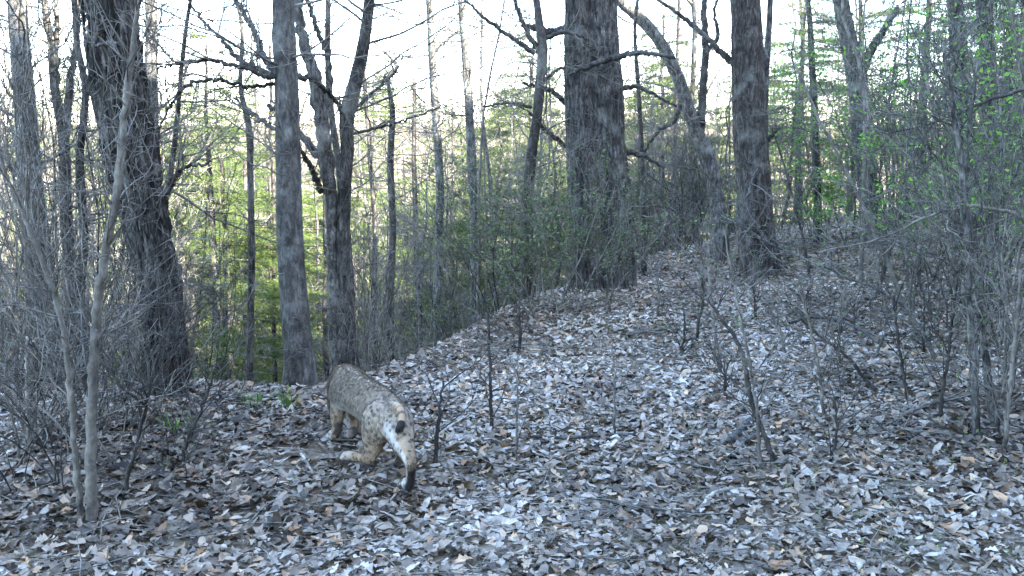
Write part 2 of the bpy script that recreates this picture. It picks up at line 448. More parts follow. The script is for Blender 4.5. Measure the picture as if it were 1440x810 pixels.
# ------------------------------------------------------------------ trees of the foreground
def trunk_mesh(mb, pts, rad, k, amp, seed, fur=9, zscale=1.4, flare=0.35, hollow=None):
    """a trunk whose bark is furrowed in the mesh: ridges wander round and up the stem"""
    n = len(pts)
    tan = np.gradient(pts, axis=0); tan /= np.linalg.norm(tan, axis=1)[:, None]
    u = np.cross(tan, [0.05, 1.0, 0.02]); u /= np.linalg.norm(u, axis=1)[:, None]; w = np.cross(u, tan)
    th = np.arange(k) * 2 * math.pi / k
    hgt = pts[:, 2] - pts[0, 2]
    TH, H = np.meshgrid(th, hgt)
    RR = np.repeat(rad[:, None], k, 1)
    cx, sx = np.cos(TH), np.sin(TH)
    wob = noise3(cx * 1.2, sx * 1.2, H * 1.1, seed) * 0.10
    ph = noise3(cx * 2, sx * 2, H * zscale * 1.2, seed + 1) * 1.5
    ridge = noise3(cx * fur * .5 + ph, sx * fur * .5 - ph, H * zscale * 5, seed + 2)
    fine = noise3(cx * fur * 1.3 + ph, sx * fur * 1.3, H * zscale * 16, seed + 3)
    fl = flare * 1.5 * np.exp(-H / 0.16) * (1 + 0.6 * noise3(cx * 1.6, sx * 1.6, 0, seed + 4))
    rr = RR * (1 + wob + fl) + amp * (ridge * 0.8 + fine * 0.55)
    if hollow: rr = rr - hollow(TH, H, RR)
    V = pts[:, None] + rr[..., None] * (cx[..., None] * u[:, None] + sx[..., None] * w[:, None])
    i = np.arange(n - 1)[:, None] * k; j = np.arange(k)[None, :]; j2 = (j + 1) % k
    Q = np.stack([i + j, i + k + j, i + k + j2, i + j2], -1).reshape(-1, 4)
    mb.add(V.reshape(-1, 3), Q)

def px_path(pts, Y, top=7.5, Ytop=None, ground=True):
    """photo pixels (x, y, width) from the top down -> points of a stem standing at depth Y, base first"""
    out = []
    m = len(pts)
    for k, (px, py, w) in enumerate(pts):
        yy = Y if Ytop is None else Ytop + (Y - Ytop) * k / (m - 1)
        out.append([*P(px, py, yy), w * yy / F_PX / 2])
    out = out[::-1]
    if ground:
        b = out[0]; g = float(height(b[0], b[1])) - 0.12
        if b[2] > g + 0.1: 
            s = (b[0] - out[1][0]) / max(0.2, out[1][2] - b[2]) * 0.5
            out.insert(0, [b[0] + s * min(1.0, b[2] - g), b[1], g, b[3] * 1.06])
        else: b[2] = min(b[2], g + 0.05)
    if top and out[-1][2] < top:
        a, b = np.array(out[-2]), np.array(out[-1])
        if len(out) > 2: a = np.array(out[-3])
        d = (b - a)[:3]; d = d / max(0.3, d[2]); h = top - b[2]
        for f in (0.35, 1.0):
            q = b[:3] + d * h * f + np.array([0.25 * math.sin(b[0] * 9 + f * 3), 0.15 * math.cos(b[0] * 5), 0]) * f
            out.append([*q, b[3] * (1 - 0.55 * f)])
    return np.array(out)

class Tree:
    def __init__(s, name, label, cat, pts, Y, material, top=7.5, amp=0.008, k=40, dz=0.03, seed=1, group=None, fur=9, flare=.35, hollow=None, Ytop=None, twig=M_TWIG):
        s.rng = np.random.default_rng(seed); s.m = material; s.twig = twig; s.Y = Y
        path = px_path(pts, Y, top, Ytop)
        L = np.linalg.norm(np.diff(path[:, :3], axis=0), axis=1).sum()
        sp = spline(path, int(max(12, L / dz))); s.path = sp
        s.base = sp[0, :3].copy()
        s.root = empty(name, s.base, label, cat, group)
        mb = MB(); trunk_mesh(mb, sp[:, :3] - s.base, sp[:, 3], k, amp, seed * 10, fur, flare=flare, hollow=hollow)
        s.trunk = mb.build('trunk', material, s.root)
        s.cr = MB()
    def limb(s, pts, Y=None, Yend=None, m=None, twigs=14, L=0.5, lv=2, r=0.006, k=8):
        """a limb along photo pixels, its own part, with twigs in the crown"""
        Y = Y or s.Y; Yend = Yend or Y
        n = len(pts); a = []
        for i, (px, py, w) in enumerate(pts):
            yy = Y + (Yend - Y) * i / (n - 1); a.append([*P(px, py, yy), w * yy / F_PX / 2])
        sp = spline(a, n * 8)
        j = s.rng.normal(0, 0.006, (len(sp), 3)); j[0] = 0; sp[:, :3] += j
        mb = MB(); tube(mb, sp[:, :3] - s.base, np.maximum(sp[:, 3], .002), k); mb.build('limb', m or s.m, s.root)
        for _ in range(twigs):
            i = s.rng.integers(int(len(sp) * .15), len(sp) - 1)
            t = norm(sp[i + 1, :3] - sp[i, :3]); x = norm(np.cross(t, s.rng.normal(0, 1, 3)))
            d = norm(t * .6 + x * .8 + np.array([0, 0, .15]))
            grow(s.cr, s.rng, sp[i, :3] - s.base, d, L * s.rng.uniform(.4, 1.3), min(r, sp[i, 3] * .6), 0, lv, nch=5, seg=.08)
    def sprout(s, n, z0, z1, L=0.8, r=0.008, lv=2, nch=5, up=0.05, droop=0.2):
        zs = s.path[:, 2]
        for _ in range(n):
            z = s.rng.uniform(z0, z1); i = int(np.argmin(abs(zs - z)))
            a = s.rng.uniform(0, 6.283); d = norm(np.array([math.cos(a), math.sin(a), s.rng.uniform(-droop, .6)]))
            p = s.path[i, :3] - s.base + d * s.path[i, 3] * .8
            grow(s.cr, s.rng, p, d, L * s.rng.uniform(.5, 1.4), r * s.rng.uniform(.6, 1.3), 0, lv, nch=nch, up=up, seg=.1, wander=.14)
    def done(s):
        if s.cr.n: s.cr.build('crown', s.twig, s.root)
        return s.root

def hero_trees():
    # far left, pale
    t = Tree('tree', 'pale grey straight trunk at the far left edge above the tangle', 'tree', [(24, 0, 24), (32, 120, 27), (42, 250, 31), (52, 340, 34), (66, 460, 36), (80, 570, 38)], 7.2, M_PALE, amp=.006, k=28, seed=3)
    t.sprout(34, 0.3, 4, L=1.2, r=.010); t.limb([(40, 250, 9), (20, 240, 7), (0, 215, 5), (-40, 190, 3)], twigs=6); t.done()
    # slim forked ones
    t = Tree('tree', 'slim forked grey tree between the pale trunk and the shredded tree', 'tree', [(62, 0, 9), (72, 60, 10), (77, 125, 12), (90, 200, 14), (92, 290, 17), (100, 400, 19), (106, 560, 22)], 7.6, M_BARK, amp=.004, k=20, seed=4, top=6)
    t.limb([(90, 215, 12), (98, 120, 10), (108, 50, 8), (112, 0, 7), (118, -80, 5)], twigs=12); t.limb([(78, 130, 8), (80, 50, 7), (78, 0, 5), (76, -60, 4)], twigs=12); t.sprout(30, 0, 4, L=1.0); t.done()
    t = Tree('tree', 'crooked thin tree leaning just left of the shredded tree', 'tree', [(104, 0, 8), (108, 60, 9), (120, 130, 10), (112, 230, 12), (118, 330, 13), (112, 440, 14), (118, 560, 16)], 6.6, M_BARK, amp=.004, k=16, seed=41, top=6)
    t.sprout(30, 0, 3.5, L=.9); t.limb([(118, 150, 7), (130, 100, 6), (118, 40, 5), (126, -20, 3)], twigs=8); t.done()
    # shredded-bark tree
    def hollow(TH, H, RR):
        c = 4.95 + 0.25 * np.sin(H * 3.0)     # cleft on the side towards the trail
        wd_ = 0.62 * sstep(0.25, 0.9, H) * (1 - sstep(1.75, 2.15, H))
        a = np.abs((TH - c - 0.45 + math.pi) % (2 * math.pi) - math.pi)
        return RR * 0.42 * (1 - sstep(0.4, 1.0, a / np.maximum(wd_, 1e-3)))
    t = Tree('shredded_bark_tree', 'thick leaning dark tree with shredded peeling bark and a black cleft', 'tree',
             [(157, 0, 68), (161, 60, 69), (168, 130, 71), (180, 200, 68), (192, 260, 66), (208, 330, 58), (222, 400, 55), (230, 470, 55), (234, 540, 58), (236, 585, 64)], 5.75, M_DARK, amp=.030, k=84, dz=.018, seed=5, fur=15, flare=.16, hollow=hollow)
    # a near-black core inside the cleft and loose bark strips along it
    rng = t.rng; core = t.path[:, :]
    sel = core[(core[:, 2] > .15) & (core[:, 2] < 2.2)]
    mb = MB(); tube(mb, sel[::4, :3] - t.base + np.array([0.03, -0.0, 0]), sel[::4, 3] * .70, 14); mb.build('dark_core', M_HOLLOW, t.root)
    for k in range(64):
        f = rng.random(); i = int(8 + f * (len(core) * .55)); i = min(i, len(core) - 30)
        n = int(rng.integers(9, 28)); seg = core[i:i + n:3]
        if len(seg) < 3: continue
        a0 = rng.uniform(3.3, 6.2)
        b = MB(); tp = np.linspace(0, 1, len(seg)); lift = rng.uniform(1.02, 1.12) + rng.uniform(0, .16) * (tp ** 2)
        wv = rng.uniform(.008, .02) * np.sin(np.clip(tp + .15, 0, 1) * 2.6 + .3)
        drift = a0 + np.cumsum(rng.normal(0, .04, len(seg)))
        o_ = np.stack([np.cos(drift), np.sin(drift), 0 * drift], 1); tg = np.stack([-np.sin(drift), np.cos(drift), 0 * drift], 1)
        c = seg[:, :3] - t.base + o_ * (seg[:, 3] * lift)[:, None]
        V = np.stack([c - tg * wv[:, None], c + o_ * .006, c + tg * wv[:, None], c - o_ * .006], 1).reshape(-1, 3)
        Q = []
        for q in range(len(seg) - 1):
            for s_ in range(4): Q.append([q*4+s_, q*4+(s_+1) % 4, q*4+4+(s_+1) % 4, q*4+4+s_])
        b.add(V, Q); b.build('bark_strip', M_DARK if k % 3 else M_BARK, t.root)
    t.sprout(8, 0.0, .8, L=.45, r=.004); t.sprout(8, 2, 5, L=.8)
    t.limb([(176, 64, 8), (160, 60, 6), (140, 63, 5), (118, 60, 3)], Y=5.45, m=M_PALE, twigs=3)
    t.limb([(222, 300, 10), (245, 250, 7), (262, 235, 5), (300, 228, 3)], twigs=6)
    t.done()
    t = Tree('tree', 'straight grey trunk half hidden behind the shredded tree', 'tree', [(212, 0, 16), (213, 100, 17), (215, 210, 18), (222, 400, 20), (228, 560, 22)], 8.4, M_PALE, amp=.004, k=20, seed=6); t.sprout(34, 1, 4.5, L=1.3, r=.010); t.done()
    # medium straight
    t = Tree('tree', 'straight medium grey trunk behind the bobcat, left of the forked tree', 'tree',
             [(399, 0, 30), (402, 110, 32), (405, 220, 33), (407, 320, 35), (413, 420, 37), (421, 500, 39), (424, 572, 48)], 6.1, M_SMOOTH, amp=.005, k=56, dz=.02, seed=7, fur=12, flare=.3)
    t.limb([(400, 108, 8), (372, 106, 7), (345, 96, 6), (295, 84, 6), (260, 88, 4), (222, 96, 3)], Yend=5.7, m=M_TWIGD, twigs=10)
    t.limb([(398, 112, 9), (362, 96, 7), (338, 85, 7), (312, 55, 5), (285, 30, 4), (268, 5, 3)], Yend=6.6, m=M_TWIGD, twigs=8)
    t.limb([(390, 106, 10), (372, 80, 9), (358, 45, 8), (345, 20, 7), (325, -15, 6), (315, -60, 4)], Yend=6.9, m=M_BARK, twigs=12)
    t.limb([(412, 106, 9), (440, 112, 8), (460, 128, 7), (478, 152, 5), (486, 170, 4)], Yend=6.7, m=M_TWIGD, twigs=6)
    t.limb([(398, 185, 6), (375, 175, 5), (352, 155, 4), (330, 140, 3)], Yend=6.9, twigs=6)
    t.limb([(398, 118, 6), (350, 122, 5), (300, 112, 5), (262, 122, 5), (240, 148, 4), (225, 180, 3), (222, 215, 2)], Yend=5.8, m=M_TWIGD, twigs=7)
    t.sprout(16, -.1, .4, L=.25, r=.003); t.sprout(30, 1.2, 4, L=1.1, r=.007); t.done()
    # forked tree behind the bobcat
    t = Tree('forked_tree', 'rough forked tree with two spreading stems right behind the bobcat', 'tree',
             [(521, -10, 14), (512, 60, 16), (500, 115, 18), (488, 165, 20), (488, 215, 17), (485, 260, 18), (482, 330, 19), (481, 400, 19), (481, 470, 20), (482, 540, 24)], 7.4, M_BARK, amp=.006, k=40, seed=8)
    t.limb([(474, 535, 20), (470, 460, 17), (468, 380, 17), (466, 300, 17), (461, 240, 20), (455, 190, 20), (448, 140, 20), (440, 100, 17), (428, 60, 15), (420, 10, 13), (414, -60, 9)], m=M_PALE, twigs=20, k=14)
    t.limb([(459, 150, 10), (464, 110, 9), (460, 75, 8), (446, 40, 7), (434, 0, 6), (428, -50, 4)], twigs=10)
    t.limb([(466, 250, 14), (445, 215, 12), (420, 185, 9), (400, 160, 8), (376, 150, 6)], Yend=8, twigs=12, m=M_TWIGD)
    t.limb([(452, 270, 9), (440, 240, 8), (425, 215, 6), (410, 190, 4)], Yend=7.0, twigs=6, m=M_TWIGD)
    t.limb([(492, 160, 7), (520, 135, 5), (545, 112, 4), (560, 95, 3)], twigs=8); t.limb([(488, 190, 5), (530, 180, 4), (580, 165, 3), (620, 150, 2)], twigs=8)
    t.sprout(14, -.5, 1.6, L=.5, r=.005); t.sprout(26, 1.4, 4, L=1.1, r=.008); t.done()
    t = Tree('tree', 'thin dark stem standing close behind the forked tree', 'tree', [(478, 250, 10), (487, 330, 12), (492, 420, 13), (496, 540, 14)], 8.8, M_BARK, top=4.5, amp=.003, k=14, seed=81); t.sprout(14, 0, 4, L=.7); t.done()
    # pair of slim straight trunks in the middle
    t = Tree('tree', 'left one of the two slim straight trunks in mid picture', 'tree', [(603, 0, 9), (608, 90, 11), (614, 180, 12), (619, 260, 12), (617, 340, 12), (616, 440, 13)], 12.5, M_PALE, amp=.003, k=16, seed=9, dz=.06)
    t.limb([(609, 75, 5), (625, 60, 4), (645, 42, 3)], twigs=3); t.sprout(46, -1, 5, L=1.3, r=.009); t.done()
    t = Tree('tree', 'right one of the two slim straight trunks in mid picture', 'tree', [(649, 0, 10), (655, 80, 12), (660, 160, 12), (664, 240, 13), (667, 330, 12), (668, 440, 13)], 12.0, M_PALE, amp=.003, k=16, seed=10, dz=.06)
    t.sprout(46, -1, 5, L=1.3, r=.009); t.done()
    # dark stem left of the big double trunk
    t = Tree('tree', 'dark crooked stem with dead side branches left of the biggest trunk', 'tree', [(752, -20, 8), (758, 30, 11), (763, 70, 14), (760, 110, 14), (756, 160, 14), (748, 215, 15), (742, 290, 16), (742, 420, 17)], 9.8, M_TWIGD, amp=.004, k=18, seed=11, dz=.05, top=5)
    t.limb([(760, 75, 8), (742, 45, 7), (728, 15, 6), (718, -30, 4)], m=M_TWIGD, twigs=8); t.limb([(752, 75, 8), (715, 50, 6), (685, 28, 5), (655, 0, 3)], m=M_TWIGD, twigs=10)
    t.limb([(758, 60, 7), (790, 45, 6), (820, 52, 4)], m=M_TWIGD, twigs=6); t.limb([(748, 150, 5), (715, 145, 4), (680, 150, 3)], m=M_TWIGD, twigs=6); t.limb([(752, 130, 5), (780, 100, 4), (820, 92, 3)], m=M_TWIGD, twigs=6); t.sprout(36, 0, 4, L=1.1, r=.008); t.done()
    # biggest trunk, double
    t = Tree('double_trunk_tree', 'thickest tree of the scene, two fused trunks above the green shrub', 'tree',
             [(842, -10, 50), (843, 60, 56), (846, 130, 62), (848, 200, 64), (853, 270, 66), (857, 340, 68), (859, 430, 72)], 10.2, M_BARK, amp=.016, k=96, dz=.03, seed=12, fur=18, flare=.2)
    sp = spline(px_path([(812, -10, 30), (812, 70, 34), (815, 160, 40), (819, 250, 42), (823, 340, 44), (826, 430, 48)], 10.05, 7.5), 200)
    mb = MB(); trunk_mesh(mb, sp[:, :3] - t.base, sp[:, 3], 64, .012, 333, 14, flare=.2); mb.build('trunk', M_BARK, t.root)
    t.limb([(800, 40, 14), (775, 45, 11), (750, 38, 8), (735, 36, 5)], m=M_BARK, twigs=8)
    t.limb([(800, 105, 4), (830, 92, 7), (870, 80, 9), (905, 74, 7), (950, 82, 4)], Y=9.75, Yend=9.5, m=M_TWIGD, twigs=10)
    t.limb([(860, 130, 9), (890, 122, 7), (915, 130, 5), (950, 150, 3)], m=M_TWIGD, twigs=8)
    t.limb([(868, 210, 9), (900, 218, 7), (935, 235, 4)], m=M_TWIGD, twigs=8)
    t.limb([(802, 150, 8), (770, 125, 6), (735, 118, 4)], m=M_TWIGD, twigs=8); t.limb([(804, 210, 8), (775, 190, 6), (745, 160, 4)], m=M_TWIGD, twigs=8)
    t.sprout(34, .4, 2.8, L=.7, r=.006); t.done()
    # leaning curved
    t = Tree('leaning_tree', 'curved leaning grey tree between the two big trunks', 'tree', [(800, -120, 9), (838, -50, 12), (872, 0, 15), (900, 25, 15), (928, 58, 16), (950, 100, 17), (966, 145, 18), (980, 185, 19), (996, 225, 22), (1010, 290, 22), (1016, 400, 23)], 12.2, M_PALE, amp=.006, k=30, seed=13, top=0, dz=.05)
    t.limb([(985, 185, 12), (988, 130, 11), (992, 70, 10), (990, 10, 8), (995, -60, 6)], m=M_TWIGD, twigs=14); t.limb([(992, 75, 7), (1010, 50, 6), (1005, 20, 4), (1012, -20, 3)], m=M_TWIGD, twigs=8)
    t.limb([(960, 135, 8), (948, 170, 6), (925, 185, 5), (905, 215, 3)], m=M_TWIGD, twigs=8); t.sprout(40, -.5, 3, L=.9, r=.008); t.done()
    # clean right trunk
    t = Tree('tree', 'stout clean brown trunk rooted in the litter right of centre', 'tree',
             [(1047, -5, 37), (1050, 60, 40), (1053, 140, 43), (1057, 215, 45), (1061, 290, 48), (1065, 350, 52), (1070, 386, 60)], 10.9, M_BROWN, amp=.010, k=84, dz=.025, seed=14, fur=16, flare=.10)
    t.limb([(1035, 92, 10), (1012, 72, 9), (985, 45, 7), (958, 22, 6), (925, 0, 4)], m=M_TWIGD, twigs=14)
    t.limb([(1072, 215, 9), (1082, 195, 6), (1095, 180, 3)], m=M_TWIGD, twigs=3)
    t.limb([(1066, 235, 5), (1052, 275, 4), (1062, 310, 3), (1040, 330, 2)], Y=10.4, m=M_PALE, twigs=4); t.sprout(4, 0.8, 1.8, L=.5, r=.005); t.done()
    t = Tree('tree', 'slender stem rising just behind the clean brown trunk', 'tree', [(1083, 0, 8), (1080, 60, 9), (1076, 110, 11), (1074, 200, 12), (1076, 340, 14)], 12.5, M_BARK, amp=.003, k=14, seed=15, dz=.06); t.sprout(14, 1, 6, L=.9); t.done()
    t = Tree('tree', 'thin straight stem in the gap right of the clean brown trunk', 'tree', [(1136, 0, 7), (1141, 80, 9), (1146, 170, 10), (1150, 300, 11)], 13.5, M_BARK, amp=.003, k=14, seed=16, dz=.06); t.sprout(18, 1, 6, L=.9); t.done()
    t = Tree('forked_tree', 'grey forked tree inside the right thicket, a stub arm raised to the right', 'tree',
             [(1182, -5, 20), (1192, 50, 22), (1202, 100, 24), (1210, 160, 26), (1218, 230, 27), (1226, 320, 30)], 12.8, M_PALE, amp=.008, k=36, seed=17, dz=.05)
    t.limb([(1208, 115, 14), (1218, 85, 13), (1232, 58, 11), (1248, 35, 9), (1262, 12, 8)], m=M_BARK, twigs=10, k=12); t.sprout(60, 0, 5, L=1.0, r=.009); t.done()
    t = Tree('tree', 'dark upright trunk in the upper right corner', 'tree', [(1343, 0, 20), (1350, 80, 22), (1358, 170, 23), (1364, 300, 26)], 11.2, M_BARK, amp=.006, k=24, seed=18, dz=.06); t.sprout(40, 0.3, 5, L=1.0, r=.008); t.done()
    t = Tree('tree', 'rightmost trunk of the pair in the upper right corner', 'tree', [(1384, 0, 22), (1388, 60, 22), (1392, 150, 24), (1398, 300, 26)], 12.4, M_BARK, amp=.006, k=24, seed=19, dz=.06); t.sprout(40, 0.3, 5, L=1.0, r=.008); t.done()
    t = Tree('tree', 'thin dark leaning pole between the shredded tree and the medium trunk', 'tree', [(268, 0, 5), (256, 90, 6), (248, 180, 7), (238, 260, 8), (232, 300, 9)], 6.2, M_TWIGD, amp=.001, k=8, seed=20, top=4); t.sprout(24, .8, 4, L=.8, r=.006); t.done()
    t = Tree('tree', 'slim crooked pole left of the medium trunk, before the sunlit pines', 'tree', [(340, 40, 5), (338, 120, 6), (350, 180, 9), (352, 250, 9), (354, 350, 10), (352, 470, 11), (350, 560, 12)], 8.6, M_BARK, amp=.002, k=10, seed=21, top=4.5); t.sprout(14, .6, 4, L=.8, r=.006); t.done()
    t = Tree('tree', 'thin crooked pole between the forked tree and the slim pair', 'tree', [(546, 110, 5), (552, 160, 8), (549, 230, 10), (552, 320, 10), (548, 440, 12)], 10.5, M_TWIGD, amp=.002, k=10, seed=22, top=2.6); t.sprout(26, -.5, 2.4, L=.8, r=.006); t.done()
    t = Tree('tree', 'thin straight pole right of the biggest trunk', 'tree', [(893, 40, 5), (898, 130, 6), (903, 230, 7), (905, 340, 8)], 11.5, M_TWIGD, amp=.002, k=8, seed=23, top=4.5, dz=.08); t.sprout(22, 0, 4, L=.8, r=.006); t.done()
hero_trees()

# ------------------------------------------------------------------ saplings standing on and beside the trail
GAPS = [(-400, 'frame edge'), (50, 'pale edge trunk'), (100, 'slim forked tree'), (200, 'shredded tree'), (415, 'medium trunk'), (478, 'rough forked tree'), (550, 'crooked pole'),
        (616, 'left slim trunk'), (665, 'right slim trunk'), (750, 'dark crooked stem'), (850, 'biggest trunk'), (985, 'curved tree'), (1060, 'clean brown trunk'), (1145, 'thin straight stem'),
        (1215, 'grey forked tree'), (1360, 'upper right trunk'), (1395, 'rightmost trunk'), (1900, 'frame edge')]
def gap(x, y):
    px = W_PX / 2 + F_PX * x / y
    for a, b in zip(GAPS[:-1], GAPS[1:]):
        if a[0] <= px < b[0]: return 'between the %s and the %s' % (a[1], b[1]) if a[1] != 'frame edge' and b[1] != 'frame edge' else ('left of the pale edge trunk' if a[1] == 'frame edge' else 'right of the rightmost trunk')
    return 'at the frame edge'

def sapling(label, pts, seed, m=M_TWIGD, tw=12, L=.35, Y=None, lv=2, name='sapling', group=None, leaf=0, r=.004, ground=True):
    rng = np.random.default_rng(seed)
    if Y is None: g = G(pts[-1][0], pts[-1][1]); Y = g[1]
    path = px_path(pts, Y, 0, ground=ground)
    path[:, 1] += (path[:, 2] - path[0, 2]) * rng.uniform(-.12, .12)
    sp = spline(path, len(path) * 7); base = sp[0, :3].copy()
    root = empty(name, base, label, 'sapling', group)
    mb = MB(); sp[1:, :3] += rng.normal(0, .003, (len(sp) - 1, 3)); tube(mb, sp[:, :3] - base, np.maximum(sp[:, 3], .0018), 6); mb.build('stem', m, root)
    cr = MB(); tips = []
    for _ in range(tw):
        i = rng.integers(int(len(sp) * .25), len(sp) - 1); t = norm(sp[i+1, :3] - sp[i, :3]); x = norm(np.cross(t, rng.normal(0, 1, 3)))
        grow(cr, rng, sp[i, :3] - base, norm(t * .7 + x * .7), L * rng.uniform(.4, 1.3), min(r, sp[i, 3] * .7), 0, lv, nch=4, seg=.07, tips=tips)
    cr.build('twigs', m, root)
    if leaf:
        lb = MB(); leaves_on(lb, rng, tips, leaf, .028); lb.build('leaves', M_LEAF, root, False, True)
    return root

def saplings():
    S = sapling
    S('grey sapling in the left foreground crossing the shredded tree', [(198, -20, 6), (189, 50, 8), (181, 110, 10), (173, 180, 11), (165, 250, 12), (159, 300, 12), (147, 360, 13), (137, 430, 14), (131, 520, 15), (128, 620, 17), (130, 738, 20)], 1, M_TWIG, 30, .5)
    S('thin crooked grey stem rising at the left of the foreground sapling', [(12, 200, 4), (30, 260, 6), (58, 330, 7), (92, 430, 8), (103, 520, 9), (108, 620, 10), (116, 735, 11)], 2, M_TWIG, 24, .5)
    S('bleached dead pole standing in the left tangle', [(48, 470, 4), (46, 520, 7), (43, 580, 6), (44, 640, 5)], 3, M_STICK, 2, .2)
    S('short dark sapling just right of the bobcat', [(622, 540, 3), (617, 580, 5), (614, 620, 6), (611, 660, 7)], 4, tw=6)
    S('thin dark whip standing left of the centre of the trail', [(686, 440, 3), (688, 500, 4), (690, 560, 5), (692, 610, 6)], 5, tw=7)
    S('very thin pale whip in the middle of the trail', [(728, 500, 2), (728, 560, 3), (727, 615, 3), (726, 650, 4)], 6, M_TWIG, tw=4)
    S('short thin whip in the litter just below the tallest green shrub', [(730, 430, 3), (731, 465, 4), (731, 495, 5)], 7, tw=5)
    S('thin leafless whip right of the middle of the trail', [(860, 480, 2), (863, 530, 3), (864, 580, 3), (866, 618, 4)], 8, M_TWIG, tw=5)
    S('black bent sapling slanting over the litter right of centre', [(1000, 425, 3), (1018, 452, 5), (1044, 488, 6), (1052, 530, 7), (1060, 570, 7), (1078, 615, 7), (1091, 658, 8)], 9, tw=12)
    S('thin grey sapling crossing the black bent one', [(1028, 330, 2), (1036, 380, 3), (1046, 440, 4), (1060, 520, 4), (1068, 590, 5), (1070, 660, 7)], 10, M_TWIG, tw=12)
    S('grey sapling clump stem in front of the clean brown trunk', [(992, 350, 3), (996, 400, 4), (1000, 440, 5), (1008, 490, 5), (1012, 528, 6)], 11, M_TWIG, tw=9, leaf=40)
    S('dark stem beside the grey clump stem below the clean trunk', [(985, 380, 3), (988, 420, 4), (982, 450, 4), (980, 482, 5)], 12, tw=7, leaf=30)
    S('bent black sapling in the right litter with a low fork', [(1110, 430, 2), (1150, 470, 4), (1190, 500, 5), (1215, 530, 6), (1238, 560, 7)], 13, tw=14)
    S('straight dark whip right of the bent low fork', [(1262, 420, 3), (1266, 470, 4), (1272, 520, 5), (1278, 570, 6)], 14, tw=10)
    S('dark crooked sapling leaning right beside the tall grey stems', [(1352, 380, 3), (1345, 440, 4), (1336, 500, 5), (1328, 550, 6), (1322, 592, 7)], 15, tw=14)
    S('tall grey sapling, left one of the two main stems at the right', [(1330, 60, 4), (1344, 150, 6), (1354, 230, 8), (1360, 320, 9), (1364, 420, 10), (1370, 520, 11), (1373, 618, 13)], 16, M_PALE, 36, .55, leaf=140)
    S('tall grey sapling, right one of the two main stems at the right', [(1398, 80, 4), (1382, 180, 6), (1372, 260, 8), (1380, 370, 9), (1388, 470, 11), (1396, 560, 14), (1402, 612, 16)], 17, M_PALE, 36, .55, leaf=120)
    S('small dark whip at the bottom right of the trail', [(1172, 560, 3), (1176, 610, 4), (1166, 650, 5)], 18, tw=6)
    S('brown whip at the right edge above the orange leaves', [(1432, 380, 4), (1425, 470, 6), (1418, 560, 7), (1412, 640, 8)], 19, M_TWIG, tw=24, L=.5)
    S('thin whip left of the black bent low fork', [(1120, 400, 3), (1140, 470, 4), (1152, 530, 5), (1158, 590, 5)], 20, M_TWIG, tw=14)
    S('dark sapling in the left foreground beside the wide litter patch', [(205, 480, 3), (212, 540, 4), (200, 600, 5), (186, 650, 6), (176, 700, 7)], 22, tw=16, L=.3)
    S('forked dark whip in the left litter', [(300, 520, 3), (285, 570, 4), (262, 620, 5), (255, 660, 5)], 23, tw=12, L=.3)
    wr = np.random.default_rng(808)
    for i, (px, py) in enumerate(((1062, 452), (1105, 500), (1138, 455), (1180, 520), (1205, 470), (1232, 505), (1298, 500), (1248, 440), (1312, 455), (1352, 540), (1408, 500), (1425, 560), (958, 500), (925, 450), (1020, 560), (1380, 440))):
        h = wr.uniform(50, 120) * (py / 520.) ** 2; l = wr.uniform(-.35, .35)
        S(('short' if h < 75 else 'tall') + (' low' if py > 495 else ' high') + '-rooted leafless whip ' + gap(px - 720, F_PX), [(px + l * h, py - h, 2), (px + l * h * .5 + wr.uniform(-5, 5), py - h * .55, 3), (px, py, 4.5)], 400 + i, (M_TWIGD, M_TWIG)[i % 2], 9, .3, group='leafless whips on the right slope', leaf=12 if i % 3 == 0 else 0)
    for i, (lab, pts) in enumerate((
        ('long arching branch sapling reaching left from the right edge at mid height', [(1150, 352, 2), (1230, 335, 3), (1310, 300, 4), (1390, 292, 5), (1450, 340, 7), (1480, 560, 9)]),
        ('upper arching grey sapling bent in from the right edge', [(1240, 190, 2), (1330, 165, 3), (1400, 138, 5), (1460, 160, 6), (1490, 500, 10)]),
        ('thin sapling slanting down left across the right thicket', [(1010, 300, 2), (1090, 345, 3), (1180, 385, 4), (1270, 430, 5), (1330, 520, 6)]),
        ('sapling leaning left from the middle of the right thicket', [(1120, 90, 3), (1160, 180, 4), (1215, 290, 5), (1260, 400, 7), (1282, 470, 8)]),
        ('dark sapling leaning right before the grey forked tree', [(1340, 130, 3), (1305, 220, 4), (1270, 310, 5), (1240, 400, 6), (1225, 450, 7)]),
        ('sapling slanting up right from below the upper right trunks', [(1438, 150, 3), (1415, 240, 4), (1385, 330, 6), (1352, 430, 7), (1335, 480, 7)]),
        ('slim upright sapling between the two tall grey stems', [(1310, 30, 3), (1325, 150, 4), (1340, 280, 6), (1345, 400, 7), (1348, 500, 8)]),
        ('fine sapling leaning left beside the clean brown trunk', [(1085, 180, 2), (1110, 260, 3), (1128, 330, 4), (1140, 400, 5)]))):
        S(lab, pts, 60 + i, (M_TWIG, M_TWIGD, M_PALE)[i % 3], 30, .5, Y=(4.9, 5.2, 6.5, 8.2, 8.8, 7.4, 7.0, 10.5)[i], leaf=90)
